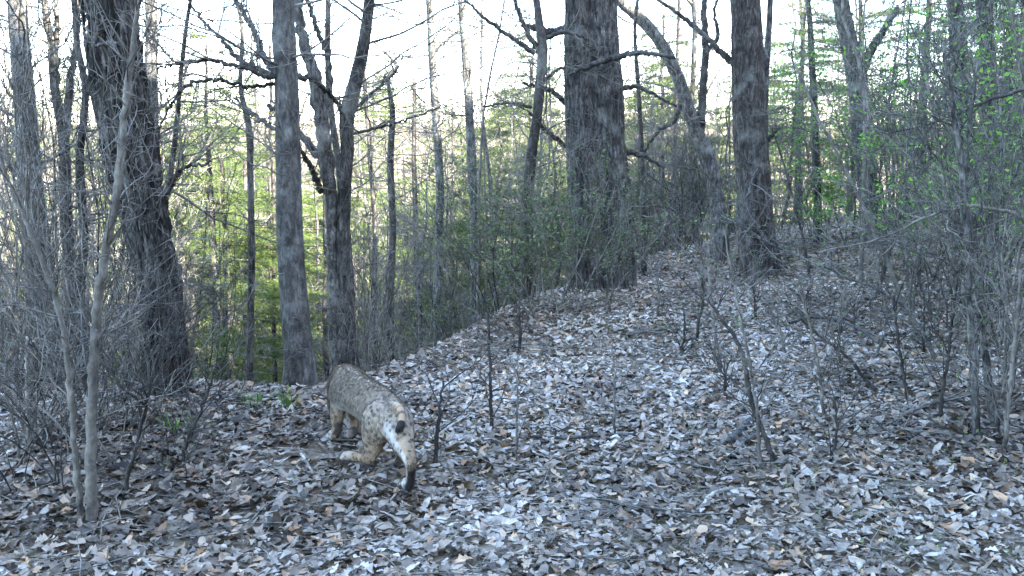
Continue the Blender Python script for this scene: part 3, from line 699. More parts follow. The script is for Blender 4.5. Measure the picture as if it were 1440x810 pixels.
    # saplings with bright new leaves
    for i, (px, y, h) in enumerate(((1150, 13.6, 2.8), (1195, 13.2, 2.4), (1110, 14.5, 2.9), (1395, 8.5, 2.6), (1255, 10.6, 1.4), (1160, 13.2, 1.0), (1330, 11, 2.9))):
        x = (px - 720) / F_PX * y
        o = shrub_proto('leafing_sapling', ('leafing sapling with brightest lime leaves right of the brown trunk', 'lime leafed sapling before the grey forked tree', 'lime leafed sapling behind, just right of the brown trunk',
            'lime leafed sapling at the rightmost trunk', 'low lime leafed sapling below the grey forked tree', 'smallest lime leafed sapling, low right of the brown trunk', 'tall lime leafed sapling left of the upper right trunks')[i],
            'sapling', 300 + i, 3, h, .012, .1, lv=2, nch=7, m=M_TWIG, leaf=900, lsize=.06, lm=M_LIME, group='saplings with bright new leaves', lean=.4, minr=.0024)
        o.location = (x, y, float(height(x, y)))

# ------------------------------------------------------------------ shrubs and thicket plants: several kinds, copied
def shrub_proto(name, label, cat, seed, stems, Hh, r, spread, lv=3, nch=5, m=M_TWIG, leaf=0, lsize=.03, lm=None, group=None, wander=.14, ang=(.4, 1.0), lean=.35, up=.05, minr=.0018):
    rng = np.random.default_rng(seed)
    root = empty(name, (0, 0, -50), label, cat, group)
    tips = []
    for k in range(stems):
        a = rng.uniform(0, 6.283); ln = rng.uniform(0, lean)
        d = norm(np.array([math.cos(a) * ln, math.sin(a) * ln, 1]))
        p = np.array([math.cos(a), math.sin(a), 0]) * rng.uniform(0, spread)
        p[2] = -.06
        mb = MB(); grow(mb, rng, p, d, Hh * rng.uniform(.65, 1.1), r * rng.uniform(.6, 1.2), 0, lv, nch=nch, wander=wander, tips=tips, ang=ang, up=up, seg=Hh / 9, t0=.15, minr=minr)
        mb.build('stem', m, root)
    if leaf:
        lb = MB(); leaves_on(lb, rng, tips, leaf, lsize, .035); lb.build('foliage', lm or M_LEAF, root, False, True)
    return root

class Placer:
    """puts the first plant of a kind in place, then copies"""
    def __init__(s, protos): s.p = protos; s.used = [False] * len(protos)
    def put(s, k, x, y, rz, sc, label=None, group=None, rx=0, ry=0, z=None):
        k %= len(s.p)
        if label and '@' in label: label = label.replace('@', gap(x, y))
        z = float(height(x, y)) if z is None else z
        if not s.used[k]:
            o = s.p[k]; s.used[k] = True
            o.location = (x, y, z); o.rotation_euler = (rx, ry, rz); o.scale = (sc,) * 3
            if label: o['label'] = label
            if group: o['group'] = group
            return o
        return copy_thing(s.p[k], (x, y, z), rz, sc, label, group, rx, ry)
    def drop_unused(s):
        for o, u in zip(s.p, s.used):
            if not u:
                for c in list(o.children): bpy.data.objects.remove(c)
                bpy.data.objects.remove(o)

def thickets():
    rng = np.random.default_rng(77)
    bare = Placer([shrub_proto('bare_shrub', 'x', 'shrub', 100 + i, 5, 1.6, .008, .18, m=(M_TWIG, M_TWIGD, M_BARK)[i % 3], wander=.2, lean=.6, nch=(5, 4, 5, 4, 3)[i], minr=.0021) for i in range(5)])
    # left tangle
    L1, G1 = 'leafless grey shrub of the tangle at the left edge', 'bare shrubs in the left tangle'
    n = 0
    while n < 16:
        y = rng.uniform(4.6, 6.8); px = rng.uniform(-80, 215); x = (px - 720) / F_PX * y
        if px > 150 and not 5.2 < y < 6.3: continue
        bare.put(n, x, y, rng.uniform(0, 6.28), rng.uniform(.55, .95), ('front' if y < 5.3 else 'middle' if y < 6.1 else 'rear') + ' tangle shrub @', G1); n += 1
    for px, py, s in ((30, 700, .6), (95, 690, .55), (160, 660, .5), (235, 640, .4), (5, 660, .8)):
        g = G(px, py); bare.put(n, g[0], g[1], rng.uniform(0, 6.28), s, 'low foreground tangle shrub @', G1); n += 1
    # crest between the trunks
    for px, y, s in ((300, 7.4, .3), (440, 6.3, .35), (455, 6.5, .55), (500, 6.9, .7), (545, 7.6, .6), (600, 8.4, .6), (265, 6.3, .4)):
        x = (px - 720) / F_PX * y; bare.put(n, x, y, rng.uniform(0, 6.28), s, 'low leafless shrub on the crest, @', 'shrubs along the crest'); n += 1
    # right thicket
    green = Placer([shrub_proto('budding_shrub', 'x', 'shrub', 120 + i, 5, 2.5, .012, .2, m=(M_TWIG, M_PALE, M_TWIGD)[i % 3], leaf=300, lsize=.045, lm=M_LIME, wander=.13, lean=.3, nch=4, minr=.0026, ang=(.25, .7), up=.1) for i in range(5)])
    upr = Placer([shrub_proto('upright_shrub', 'x', 'shrub', 170 + i, 5, 2.7, .011, .22, m=(M_TWIG, M_TWIGD, M_TWIG, M_TWIGD)[i], wander=.10, lean=.28, nch=4, minr=.0026, ang=(.2, .6), up=.10) for i in range(4)])
    k = 0
    while k < 40:
        y = rng.uniform(8.5, 18); px = rng.uniform(1085, 1490)
        x = (px - 720) / F_PX * y
        if y < 11 and px < 1260: continue
        if px < 1250 and y < 15.5: continue
        bp = green if rng.random() < .5 else bare
        if bp is green: bp.put(k, x, y, rng.uniform(0, 6.28), rng.uniform(.6, 1.25), ('nearer' if y < 10 else 'mid-depth' if y < 13.5 else 'rear') + ' green shrub @', 'budding shrubs of the right thicket')
        elif rng.random() < .8: upr.put(k, x, y, rng.uniform(0, 6.28), rng.uniform(.7, 1.25), ('nearer' if y < 10 else 'mid-depth' if y < 13.5 else 'rear') + ' upright bare shrub @', 'upright bare shrubs of the right thicket')
        else: bp.put(k, x, y, rng.uniform(0, 6.28), rng.uniform(.9, 1.5), ('nearer' if y < 10 else 'mid-depth' if y < 13.5 else 'rear') + ' bare shrub @', 'bare shrubs of the right thicket')
        k += 1
    for px, y, s in ((1420, 5.6, .75), (1450, 6.2, 1.0), (1380, 6.6, .7), (1435, 7.0, 1.1), (1340, 7.4, .8), (1300, 8.0, .8)):
        x = (px - 720) / F_PX * y; green.put(k, x, y, rng.uniform(0, 6.28), s, ('closest low' if s < .78 else 'closest tall') + ' green shrub @', 'budding shrubs of the right thicket'); k += 1
    for px, y, s in ((20, 5.9, .8), (70, 6.4, .9), (115, 5.6, .7), (150, 6.8, .9), (-20, 6.2, 1.0), (185, 7.4, .9), (50, 7.6, 1.1), (270, 8.0, .8)):
        upr.put(k, (px - 720) / F_PX * y, y, rng.uniform(0, 6.28), s, 'upright thin shrub @', 'upright shrubs in the left tangle'); k += 1
    for px, y, s in ((500, 8.4, .75), (530, 9.2, .9), (560, 8.8, .8), (600, 11, 1.1), (660, 12, 1.1), (900, 13, .9), (935, 14, 1.0)):
        upr.put(k, (px - 720) / F_PX * y, y, rng.uniform(0, 6.28), s, ('nearer' if y < 9.5 else 'rear') + ' upright shrub @', 'upright shrubs below the crest'); k += 1
    # between the big trunks, past the crest
    for _ in range(20):
        y = rng.uniform(12.8, 17); px = rng.uniform(880, 1120)
        if px > 1010 and y < 15: px -= 130; x = (px - 720) / F_PX * y
        bare.put(k, x, y, rng.uniform(0, 6.28), rng.uniform(1.0, 1.7), ('nearer' if y < 12.5 else 'mid-depth' if y < 14.5 else 'rear') + ' bare crest shrub @', 'bare shrubs between the big trunks'); k += 1
    for px, py, s in ((905, 392, .45),):
        g = G(px, py); y = g[1]; bare.put(k, g[0], g[1], rng.uniform(0, 6.28), s, ('nearer' if y < 12.5 else 'mid-depth' if y < 14.5 else 'rear') + ' bare crest shrub @', 'bare shrubs between the big trunks'); k += 1
    # dense green shrub before the biggest trunk
    dense = [(770, 8.6, 1.0), (700, 8.9, .85), (835, 8.9, .8), (655, 9.2, .65), (745, 9.4, .9)]
    lab = ['tallest dense green shrub below the biggest trunk', 'green shrub left of the tallest green shrub', 'green shrub at the foot of the biggest trunk',
           'small green shrub at the left end of the green clump', 'green shrub at the back of the clump of green shrubs']
    for i, (px, y, s) in enumerate(dense):
        o = shrub_proto('green_shrub', lab[i], 'shrub', 140 + i, 9, 1.5, .009, .30, m=(M_TWIG, M_TWIGD)[i % 2], lv=2, minr=.0022, leaf=2000 if i < 3 else 1300, lsize=.036, lm=M_SHRUB, group='dense green shrubs in mid picture', lean=.8, nch=6)
        x = (px - 720) / F_PX * y; o.location = (x, y, float(height(x, y))); o.scale = (s, s, s)
    bare.drop_unused(); upr.drop_unused(); green.drop_unused()
thickets()

# ------------------------------------------------------------------ conifers
def conifer_proto(seed, Hh, crown0, Lmax, label, blades=13, m=M_NEEDLE, gap=.28, sag=.1, dead=True):
    rng = np.random.default_rng(seed)
    root = empty('conifer', (0, 0, -50), label, 'conifer')
    mb = MB(); r0 = Hh * .013
    n = 14; pts = np.zeros((n, 3)); pts[:, 2] = np.linspace(-.2, Hh, n); pts[1:, :2] += np.cumsum(rng.normal(0, .03, (n-1, 2)), 0)
    tube(mb, pts, np.linspace(r0 * 1.2, .01, n), 9); mb.build('trunk', M_BARK, root)
    br = MB(); C = []; A = []
    z = Hh * .12 if dead else crown0
    while z < Hh - .15:
        live = z > crown0
        rel = (z - crown0) / (Hh - crown0) if live else 0
        L0 = Lmax * (1 - rel) ** .8 * (0.55 + .45 * min(1, rel * 5 + .3)) + .15 if live else Lmax * .55
        for _ in range(rng.integers(3, 6)):
            a = rng.uniform(0, 6.283); L = L0 * rng.uniform(.6, 1.15)
            x0 = np.array([np.interp(z, pts[:, 2], pts[:, 0]), np.interp(z, pts[:, 2], pts[:, 1]), z])
            t = np.linspace(0, 1, 6)[:, None]; d = np.array([math.cos(a), math.sin(a), 0]); sd = np.array([-d[1], d[0], 0])
            bz = rng.uniform(-.05, .3)
            p = x0 + d * t * L + np.array([0, 0, 1]) * (bz * t * L - sag * 2.2 * (t ** 2) * L) + sd * (t ** 2) * rng.uniform(-.2, .2) * L
            tube(br, p, np.linspace(max(.006, L * .011), .003, 6), 3)
            if not live and rng.random() < .75:
                for _k in range(3):
                    i = rng.integers(1, 5); s = 1 if rng.random() < .5 else -1
                    q = p[i] + (d * .5 + sd * s + rng.normal(0, .2, 3)) * L * .3; tube(br, [p[i], (p[i] + q) / 2 + rng.normal(0, .02, 3), q], [.004, .003, .002], 3)
                continue
            nt_ = max(3, int(L / .085))
            for k in range(nt_):
                f = .18 + .82 * (k + rng.random()) / nt_; i = min(4, int(f * 5)); q = p[i] + (p[i+1] - p[i]) * (f * 5 - i)
                s = 1 if k % 2 else -1
                dl = (1.12 - f) * L * .45 * rng.uniform(.6, 1.2) + .06
                e = norm(d * .75 + sd * s * .8 + np.array([0, 0, rng.uniform(-.3, .12)]))
                m_ = max(2, int(dl / .07))
                for j in range(m_):
                    C.append(q + e * dl * (j + rng.random()) / m_); A.append(e)
        z += gap * rng.uniform(.7, 1.3) * (1 - .4 * rel)
    br.build('branches', M_TWIGD, root)
    C = np.array(C); A = np.array(A); nb = blades
    C = np.repeat(C, nb, 0); A = np.repeat(A, nb, 0); N = len(C)
    d = A + rng.normal(0, .55, (N, 3)); d /= np.linalg.norm(d, axis=1)[:, None]
    w = np.cross(d, rng.normal(0, 1, (N, 3))); w /= np.linalg.norm(w, axis=1)[:, None]
    Ln = rng.uniform(.05, .11, N)[:, None]; C = C + rng.normal(0, .02, (N, 3))
    V = np.stack([C - w * .0045, C + w * .0045, C + d * Ln], 1).reshape(-1, 3)
    nm = MB(); nm.add(V, None, np.arange(N * 3).reshape(N, 3), col=np.repeat(np.clip(rng.normal(.5, .25, N), 0, 1), 3))
    nm.build('needles', m, root, False, True)
    return root

def bare_tree_proto(seed, Hh, r, m, name='bare_tree', lv=3, nb=16, up=.08, minr=.004):
    rng = np.random.default_rng(seed)
    root = empty(name, (0, 0, -50), 'x', 'tree')
    n = 14; pts = np.zeros((n, 3)); pts[:, 2] = np.linspace(-.25, Hh, n); pts[1:, :2] += np.cumsum(rng.normal(0, .05, (n-1, 2)), 0)
    rad = np.linspace(r, r * .25, n); mb = MB(); tube(mb, pts, rad, 9); mb.build('trunk', m, root)
    cr = MB()
    for _ in range(nb):
        f = rng.uniform(.18, .97) * (n - 1); i = min(n - 2, int(f)); a = rng.uniform(0, 6.283)
        d = norm(np.array([math.cos(a), math.sin(a), rng.uniform(.3, 1.3)]))
        grow(cr, rng, pts[i] + (pts[i+1] - pts[i]) * (f - i), d, Hh * .30 * rng.uniform(.5, 1.2) * (1.1 - .5 * f / n), rad[i] * .4, 0, lv, nch=5, up=up, seg=.3, minr=minr)
    cr.build('crown', M_TWIG, root)
    return root

def straight_pine_proto(seed, Hh, r):
    rng = np.random.default_rng(seed); root = empty('straight_pine', (0, 0, -50), 'x', 'tree')
    n = 22; pts = np.zeros((n, 3)); pts[:, 2] = np.linspace(-.3, Hh, n); pts[1:, :2] += np.cumsum(rng.normal(0, .015, (n-1, 2)), 0)
    mb = MB(); tube(mb, pts, np.linspace(r, r * .45, n), 10); mb.build('trunk', M_BROWN, root)
    br = MB()
    for _ in range(26):
        i = rng.integers(4, n - 1); a = rng.uniform(0, 6.283); d = norm(np.array([math.cos(a), math.sin(a), rng.uniform(-.15, .3)]))
        grow(br, rng, pts[i] - d * .02, d, rng.uniform(.3, 1.4), .009, 0, 1, nch=4, up=-.01, seg=.2, minr=.003)
    br.build('dead_branches', M_TWIGD, root)['kind'] = 'stuff'
    return root

def woods():
    rng = np.random.default_rng(31)
    con = Placer([conifer_proto(200, 8.5, 3.2, 2.2, 'x'), conifer_proto(201, 7.2, 2.4, 1.9, 'x', gap=.25), conifer_proto(202, 9.5, 4.0, 2.5, 'x', gap=.3),
                  conifer_proto(203, 6.0, 1.2, 1.6, 'x', gap=.22)])
    bt = Placer([bare_tree_proto(210 + i, h, r, m) for i, (h, r, m) in enumerate(((9, .07, M_BARK), (8, .045, M_PALE), (10, .09, M_BARK), (7, .035, M_BARK), (8.5, .06, M_PALE)))])
    sap = Placer([bare_tree_proto(230 + i, 4.6, .022, M_TWIG if i % 2 else M_BARK, 'bare_pole', 2, 14, minr=.003) for i in range(4)])
    k = 0
    sp_ = Placer([straight_pine_proto(260 + i, 7.2 + .5 * i, r) for i, r in enumerate((.09, .06, .075, .05))])
    for i, (px, y) in enumerate(((262, 15), (276, 19), (300, 16.5), (310, 23), (322, 18), (333, 25), (345, 20.5), (366, 16), (378, 24), (388, 18.5), (445, 17), (455, 22), (505, 19), (528, 15), (590, 16), (640, 19), (140, 17), (60, 19), (5, 16), (940, 19))):
        x = (px - 720) / F_PX * y
        sp_.put(i, x, y, rng.uniform(0, 6.28), rng.uniform(.8, 1.1), ('nearer' if y < 14.5 else 'mid-depth' if y < 17 else 'rear') + ' straight pine trunk @', 'straight pine trunks below the crest', rx=rng.normal(0, .02), ry=rng.normal(0, .02))
    # nearer conifers below the crest, placed where the photo shows them
    near = [(300, 15, 0, 1.0, 'sunlit pine between the shredded tree and the medium trunk'), (262, 19, 2, 1.0, 'pine with bare lower trunk left of the sunlit pine'),
            (350, 20, 1, 1.15, 'pine filling the gap left of the medium trunk'), (440, 24, 0, 1.1, 'pine seen between the medium trunk and the forked tree'),
            (640, 17, 1, .95, 'pine behind the two slim straight trunks'), (700, 15.5, 3, 1.0, 'dark young pine behind the green shrub'), (745, 19, 0, 1.0, 'pine behind the dark crooked stem'),
            (925, 21, 1, 1.0, 'pine behind the curved leaning tree'), (1120, 22, 0, .8, 'conifer right of the clean brown trunk'), (1290, 21, 2, .85, 'conifer deep in the right thicket'), (1400, 17, 0, .8, 'conifer behind the upper right trunks'),
            (215, 17, 3, 1.1, 'young pine behind the shredded tree'), (385, 26, 2, 1.2, 'tall pine directly left of the medium trunk'), (325, 24, 1, 1.1, 'second pine behind the slim crooked pole'), (500, 27, 2, 1.1, 'tall pine behind the rough forked tree'), (565, 30, 0, 1.2, 'tall pine behind the thin crooked pole'), (-20, 16, 3, 1.1, 'young pine behind the tangle at the left edge'), (105, 18, 1, 1.0, 'pine behind the crooked thin leaning tree'),
            (160, 21, 1, 1.1, 'pine behind the slim forked grey tree'), (40, 20, 0, 1.0, 'pine behind the pale trunk at the left edge'), (-60, 22, 2, 1.0, 'pine at the extreme left of the valley')]
    for px, y, v, s, lab in near:
        x = (px - 720) / F_PX * y; o = con.put(v, x, y, rng.uniform(0, 6.28), s, lab); o['group'] = 'pines below the crest'
    for _ in range(70):
        y = rng.uniform(22, 62); px = rng.uniform(-250, 1650); x = (px - 720) / F_PX * y
        if px > 1040 and rng.random() < .6: continue
        con.put(int(rng.integers(0, 4)), x, y, rng.uniform(0, 6.28), rng.uniform(.8, 1.35), ('nearer' if y < 36 else 'mid-distance' if y < 48 else 'far') + ' valley pine @', 'pines in the sunlit valley')
    for _ in range(110):
        y = rng.uniform(60, 190); px = rng.uniform(-300, 1700); x = (px - 720) / F_PX * y
        con.put(int(rng.integers(0, 4)), x, y, rng.uniform(0, 6.28), rng.uniform(.9, 1.6), ('lower' if y < 110 else 'middle' if y < 150 else 'top') + ' hillside pine @', 'pines on the far hillside')
    for _ in range(105):
        y = rng.uniform(8.5, 22); px = rng.uniform(-80, 1120); x = (px - 720) / F_PX * y
        if 235 < px < 470 and y < 18: continue
        if y < np.interp(x, CRX, CRY) + 1.2: continue
        sap.put(int(rng.integers(0, 4)), x, y, rng.uniform(0, 6.28), rng.uniform(.8, 1.3), ('nearer' if y < 13 else 'mid-depth' if y < 17.5 else 'rear') + ' thin bare pole @', 'thin poles below the crest', rx=rng.normal(0, .06), ry=rng.normal(0, .06))
    for _ in range(34):
        y = rng.uniform(9, 20); px = rng.uniform(1090, 1500); x = (px - 720) / F_PX * y
        sap.put(int(rng.integers(0, 4)), x, y, rng.uniform(0, 6.28), rng.uniform(.6, 1.1), ('nearer' if y < 13 else 'mid-depth' if y < 16 else 'rear') + ' thicket pole @', 'thin poles of the right thicket', rx=rng.normal(0, .08), ry=rng.normal(0, .08))
    for _ in range(26):
        y = rng.uniform(9.5, 16); px = rng.uniform(-100, 1450); x = (px - 720) / F_PX * y
        if y < np.interp(x, CRX, CRY) + 1.0 or 235 < px < 470: continue
        bt.put(int(rng.choice([1, 3])), x, y, rng.uniform(0, 6.28), rng.uniform(.6, .95), ('nearer' if y < 12.5 else 'rear') + ' branchy bare tree @', 'branchy bare trees past the crest', rx=rng.normal(0, .05), ry=rng.normal(0, .05))
    for _ in range(75):
        y = rng.uniform(15, 55); px = rng.uniform(-250, 1650); x = (px - 720) / F_PX * y
        if y < np.interp(x, CRX, CRY) + 1.5: continue
        bt.put(int(rng.integers(0, 5)), x, y, rng.uniform(0, 6.28), rng.uniform(.8, 1.25), ('nearer' if y < 28 else 'mid-distance' if y < 42 else 'far') + ' bare valley tree @', 'bare trees in the valley', rx=rng.normal(0, .03), ry=rng.normal(0, .03))
    for _ in range(190):
        y = rng.uniform(52, 230); px = rng.uniform(-300, 1700); x = (px - 720) / F_PX * y
        bt.put(int(rng.integers(0, 5)), x, y, rng.uniform(0, 6.28), rng.uniform(.8, 1.5), ('lower' if y < 110 else 'middle' if y < 165 else 'top') + ' bare hillside tree @', 'bare trees on the far hillside')
woods()

# ------------------------------------------------------------------ sticks, logs, ground plants
def stick(label, pts, m, seed, name='stick', h=.03, ch=0):
    rng = np.random.default_rng(seed)
    q = []
    for px, py, w in pts:
        g = G(px, py); q.append([g[0], g[1], g[2] + h + w * g[1] / F_PX / 2, w * g[1] / F_PX / 2])
    sp = spline(q, len(q) * 6); sp[:, :3] += rng.normal(0, .0025, (len(sp), 3)); b = sp[0, :3].copy()
    root = empty(name, b, label, name.replace('_', ' '))
    mb = MB(); tube(mb, sp[:, :3] - b, sp[:, 3], 7); mb.build('shaft', m, root)
    if ch:
        t = MB()
        for _ in range(ch):
            i = rng.integers(3, len(sp) - 2); d = norm(sp[i+1, :3] - sp[i, :3] + rng.normal(0, .5, 3) * np.array([1, 1, .25]) * np.linalg.norm(sp[i+1, :3] - sp[i, :3]) * 2)
            d[2] = abs(d[2]) * .4
            grow(t, rng, sp[i, :3] - b, norm(d), .22, sp[i, 3] * .6, 0, 1, nch=2, up=0)
        t.build('twigs', m, root)

saplings()

def debris():
    stick('bleached bent stick lying near the bottom edge right of centre', [(985, 728, 6), (1003, 706, 7), (1030, 700, 6), (1056, 698, 4)], M_STICK, 1)
    stick('pale bent stick in the bottom right corner', [(1245, 745, 5), (1262, 738, 6), (1290, 742, 5), (1310, 748, 4)], M_STICK, 2)
    stick('thin dark stick lying across the middle of the trail', [(742, 622, 4), (800, 626, 5), (850, 622, 5), (898, 620, 4)], M_TWIGD, 3, ch=3)
    stick('long thin dark twig along the bottom of the trail', [(820, 690, 3), (850, 712, 4), (900, 725, 4), (985, 732, 3)], M_TWIGD, 4, ch=3)
    stick('pale straight twig in the litter left of the bobcat', [(424, 648, 4), (434, 664, 4), (444, 680, 3)], M_STICK, 5)
    stick('thin pale branch lying right of the bobcat', [(600, 628, 3), (635, 608, 4), (662, 590, 3)], M_STICK, 6, ch=2)
    stick('short rotten log lying right of the trail centre', [(1022, 634, 12), (1040, 616, 14), (1056, 600, 12)], M_BARK, 7, 'log', .01)
    stick('second shorter log touching the black bent sapling', [(1030, 650, 8), (1046, 630, 9), (1064, 618, 8)], M_PALE, 8, 'log', .01)
    stick('grey branch lying in the right litter under the tall stems', [(1240, 610, 4), (1290, 585, 6), (1340, 570, 6), (1390, 560, 4)], M_TWIG, 9, ch=6)
    stick('arched dark branch in the right litter', [(1110, 470, 4), (1150, 462, 5), (1200, 475, 5), (1235, 500, 5)], M_TWIGD, 10, ch=6, h=.08)
    stick('thin branch lying before the clean brown trunk', [(880, 478, 3), (930, 470, 4), (980, 468, 3), (1030, 462, 2)], M_TWIG, 11, ch=5)
    stick('fallen grey branch on the left litter patch', [(300, 705, 4), (345, 690, 5), (395, 700, 4), (430, 712, 3)], M_TWIG, 12, ch=4)
    stick('thin stick before the medium straight trunk', [(352, 604, 3), (390, 592, 4), (440, 598, 3)], M_TWIG, 13, ch=2)
    # herbs
    rng = np.random.default_rng(9)
    spots = [((405, 575), 'grass tuft with bright green blades at the foot of the medium trunk'), ((360, 578), 'green grass tuft left of the medium trunk'), ((250, 612), 'small green plant in the left litter near the shredded tree'), ((232, 480), 'x')]
    for (px, py), lab in spots[:3]:
        g = G(px, py); mb = MB()
        for _ in range(22):
            a = rng.uniform(0, 6.283); o_ = np.array([math.cos(a), math.sin(a), 0]); p = o_ * rng.uniform(0, .07); L = rng.uniform(.06, .14); w = np.array([-o_[1], o_[0], 0]) * .003
            mid = p + o_ * L * .25 + np.array([0, 0, L * .7]); e = p + o_ * L * .7 + np.array([0, 0, L * .8])
            mb.add(np.array([p - w, p + w, mid + w, mid - w, e]), [[0, 1, 2, 3]], [[3, 2, 4]], col=float(rng.random()))
        o = mb.build('grass_tuft', M_LEAF, None, False, True); o.location = (g[0], g[1], g[2] + .01); tag(o, lab, 'grass tuft', 'grass tufts on the litter')
    mb = MB()
    for (px, py, n, s) in ((1030, 640, 60, .25), (1290, 650, 70, .3), (1120, 470, 40, .3), (1010, 495, 40, .25), (1235, 715, 30, .2), (1240, 775, 40, .15), (300, 600, 50, .3), (330, 640, 40, .3), (1180, 430, 60, .6), (870, 430, 60, .5), (1080, 700, 30, .3), (1390, 640, 60, .3), (640, 640, 20, .4), (960, 420, 60, .5)):
        g = G(px, py); X = g[0] + rng.normal(0, s, n); Y = g[1] + rng.normal(0, s, n); Z = height(X, Y) + rng.uniform(.03, .07, n)
        tips = [(np.array([a, b, c]), None) for a, b, c in zip(X, Y, Z)]
        leaves_on(mb, rng, tips, int(n * 1.1), .022, .02)
    o = mb.build('ground_herbs', M_SHRUB, None, False, True); tag(o, 'scattered tiny green herbs sprouting through the leaf litter', 'ground herbs', kind='stuff')
    # fine fallen twigs strewn over the litter
    mb = MB()
    for _ in range(900):
        y = 2.8 + 8 * rng.random() ** 1.3; x = rng.uniform(-.54, .54) * y
        if y > np.interp(x, CRX, CRY): continue
        z = float(height(x, y)) + .04; a = rng.uniform(0, 6.283); L = rng.uniform(.08, .4); d = np.array([math.cos(a), math.sin(a), rng.normal(0, .06)])
        p = np.array([x, y, z]); tube(mb, [p, p + d * L * .5 + rng.normal(0, .012, 3), p + d * L + rng.normal(0, .015, 3)], [.003, .0025, .0015], 4)
    o = mb.build('fallen_twigs', M_TWIG, None); tag(o, 'fine dead twigs strewn over the leaf litter', 'fallen twigs', kind='stuff')
debris()

# ------------------------------------------------------------------ the bobcat
def bobcat():
    rng = np.random.default_rng(2)
    def pp(px, py, Y): return P(px, py, Y)
    gz = lambda p: float(height(p[0], p[1]))
    chains = {
        'torso': [(548, 590, 4.40, .078), (538, 580, 4.50, .088), (520, 566, 4.64, .091), (503, 554, 4.80, .097), (490, 549, 4.93, .100), (484, 545, 5.03, .088)],
        'back': [(554, 580, 4.42, .06), (535, 566, 4.52, .07), (515, 552, 4.68, .07), (492, 535, 4.9, .07), (483, 528, 5.02, .056)],
        'shoulder': [(488, 534, 4.93, .072), (482, 547, 4.92, .072), (479, 562, 4.92, .058)],
        'neck': [(486, 541, 5.02, .082), (481, 548, 5.13, .072), (478, 560, 5.22, .062)],
        'head': [(478, 560, 5.22, .062), (477, 568, 5.28, .060), (476, 578, 5.34, .040), (475, 584, 5.37, .029)],
        'hind_right': [(557, 592, 4.40, .082), (563, 611, 4.30, .062), (570, 630, 4.21, .042), (577, 652, 4.09, .027), (578, 670, 4.10, .021), (577, 690, 4.11, .021), (575, 699, 4.13, .028), (572, 701, 4.17, .026)],
        'hind_left': [(535, 588, 4.42, .086), (529, 606, 4.42, .070), (525, 623, 4.43, .049), (524, 638, 4.40, .033), (520, 650, 4.40, .025), (509, 654, 4.45, .021), (498, 656, 4.50, .021), (488, 659, 4.53, .025)],
        'fore_left': [(482, 556, 4.93, .064), (477, 572, 4.90, .046), (474, 588, 4.88, .035), (474, 604, 4.86, .026), (473, 616, 4.84, .023), (469, 623, 4.84, .027), (466, 626, 4.86, .024)],
        'fore_right': [(497, 565, 5.0, .060), (497, 582, 5.0, .040), (498, 597, 4.98, .031), (497, 610, 4.95, .025), (495, 618, 4.90, .023), (491, 624, 4.88, .026), (487, 627, 4.90, .023)],
    }
    origin = np.array([*(pp(520, 600, 4.62)[:2]), 0.0]); origin[2] = gz(origin)
    root = empty('bobcat', origin, 'spotted bobcat walking away to the left over the leaf litter, head lowered', 'bobcat')
    src = MB(); segs = []
    def ball(c, r, e=(1, 1, 1)):
        n, m = 12, 16; V = []
        for i in range(n + 1):
            t = math.pi * i / n
            for j in range(m):
                a = 2 * math.pi * j / m; V.append([math.sin(t) * math.cos(a) * e[0], math.sin(t) * math.sin(a) * e[1], math.cos(t) * e[2]])
        Q = [[i*m+j, (i+1)*m+j, (i+1)*m+(j+1) % m, i*m+(j+1) % m] for i in range(n) for j in range(m)]
        src.add(np.array(V) * r + c, Q)
    for nm, ch in chains.items():
        a = np.array([[*pp(x, y, Y), r] for x, y, Y, r in ch])
        if 'hind' in nm or 'fore' in nm:
            e = a[-1]; low = e[2] - e[3] - gz(e) - .030     # feet rest on the litter
            w = np.clip(np.linspace(-.5, 1, len(a)), 0, 1); a[:, 2] -= low * w
        sp = spline(a, len(a) * 7)
        for q in sp: ball(q[:3] - origin, q[3])
        segs.append((nm, sp))
        if 'hind' in nm or 'fore' in nm:      # toes
            e = a[-1, :3] - origin; fwd = norm((a[-1] - a[-2])[:3] * np.array([1, 1, 0])); 
            if nm == 'hind_right': fwd = norm(np.array([-.35, .9, 0]))
            sd = np.array([-fwd[1], fwd[0], 0])
            for s_ in (-1.5, -.5, .5, 1.5): ball(e + fwd * (.016 - abs(s_) * .004) + sd * s_ * .014 - np.array([0, 0, .008]), .0135, (1, 1, .9))
    m = bpy.data.materials.new('tmp')
    tmp = src.build('body_source', m)
    md = tmp.modifiers.new('r', 'REMESH'); md.mode = 'VOXEL'; md.voxel_size = .0062; md.use_smooth_shade = True
    ms = tmp.modifiers.new('s', 'SMOOTH'); ms.iterations = 6; ms.factor = .5
    dg = bpy.context.evaluated_depsgraph_get(); dg.update()
    me = bpy.data.meshes.new_from_object(tmp.evaluated_get(dg)); bpy.data.objects.remove(tmp)
    nv = len(me.vertices); V = np.zeros(nv * 3, np.float32); me.vertices.foreach_get('co', V); V = V.reshape(-1, 3).astype(float)
    N = np.zeros(nv * 3, np.float32); me.vertices.foreach_get('normal', N); N = N.reshape(-1, 3).astype(float)
    # nearest chain
    best = np.full(nv, 9.0); reg = np.zeros(nv, int); tt = np.zeros(nv)
    for si, (nm, sp) in enumerate(segs):
        for k, q in enumerate(sp[::2]):
            d = np.linalg.norm(V - (q[:3] - origin), axis=1) - q[3]; b = d < best - 1e-5
            best[b] = d[b]; reg[b] = si; tt[b] = k * 2 / (len(sp) - 1)
    names = [s[0] for s in segs]
    head_dir = norm(np.array([-.4, .9, 0])); side = np.array([-head_dir[1], head_dir[0], 0])   # towards its left
    grey = np.array([.30, .25, .19]); tawny = np.array([.33, .235, .145]); white = np.array([.56, .54, .50]); black = np.array([.018, .015, .013])
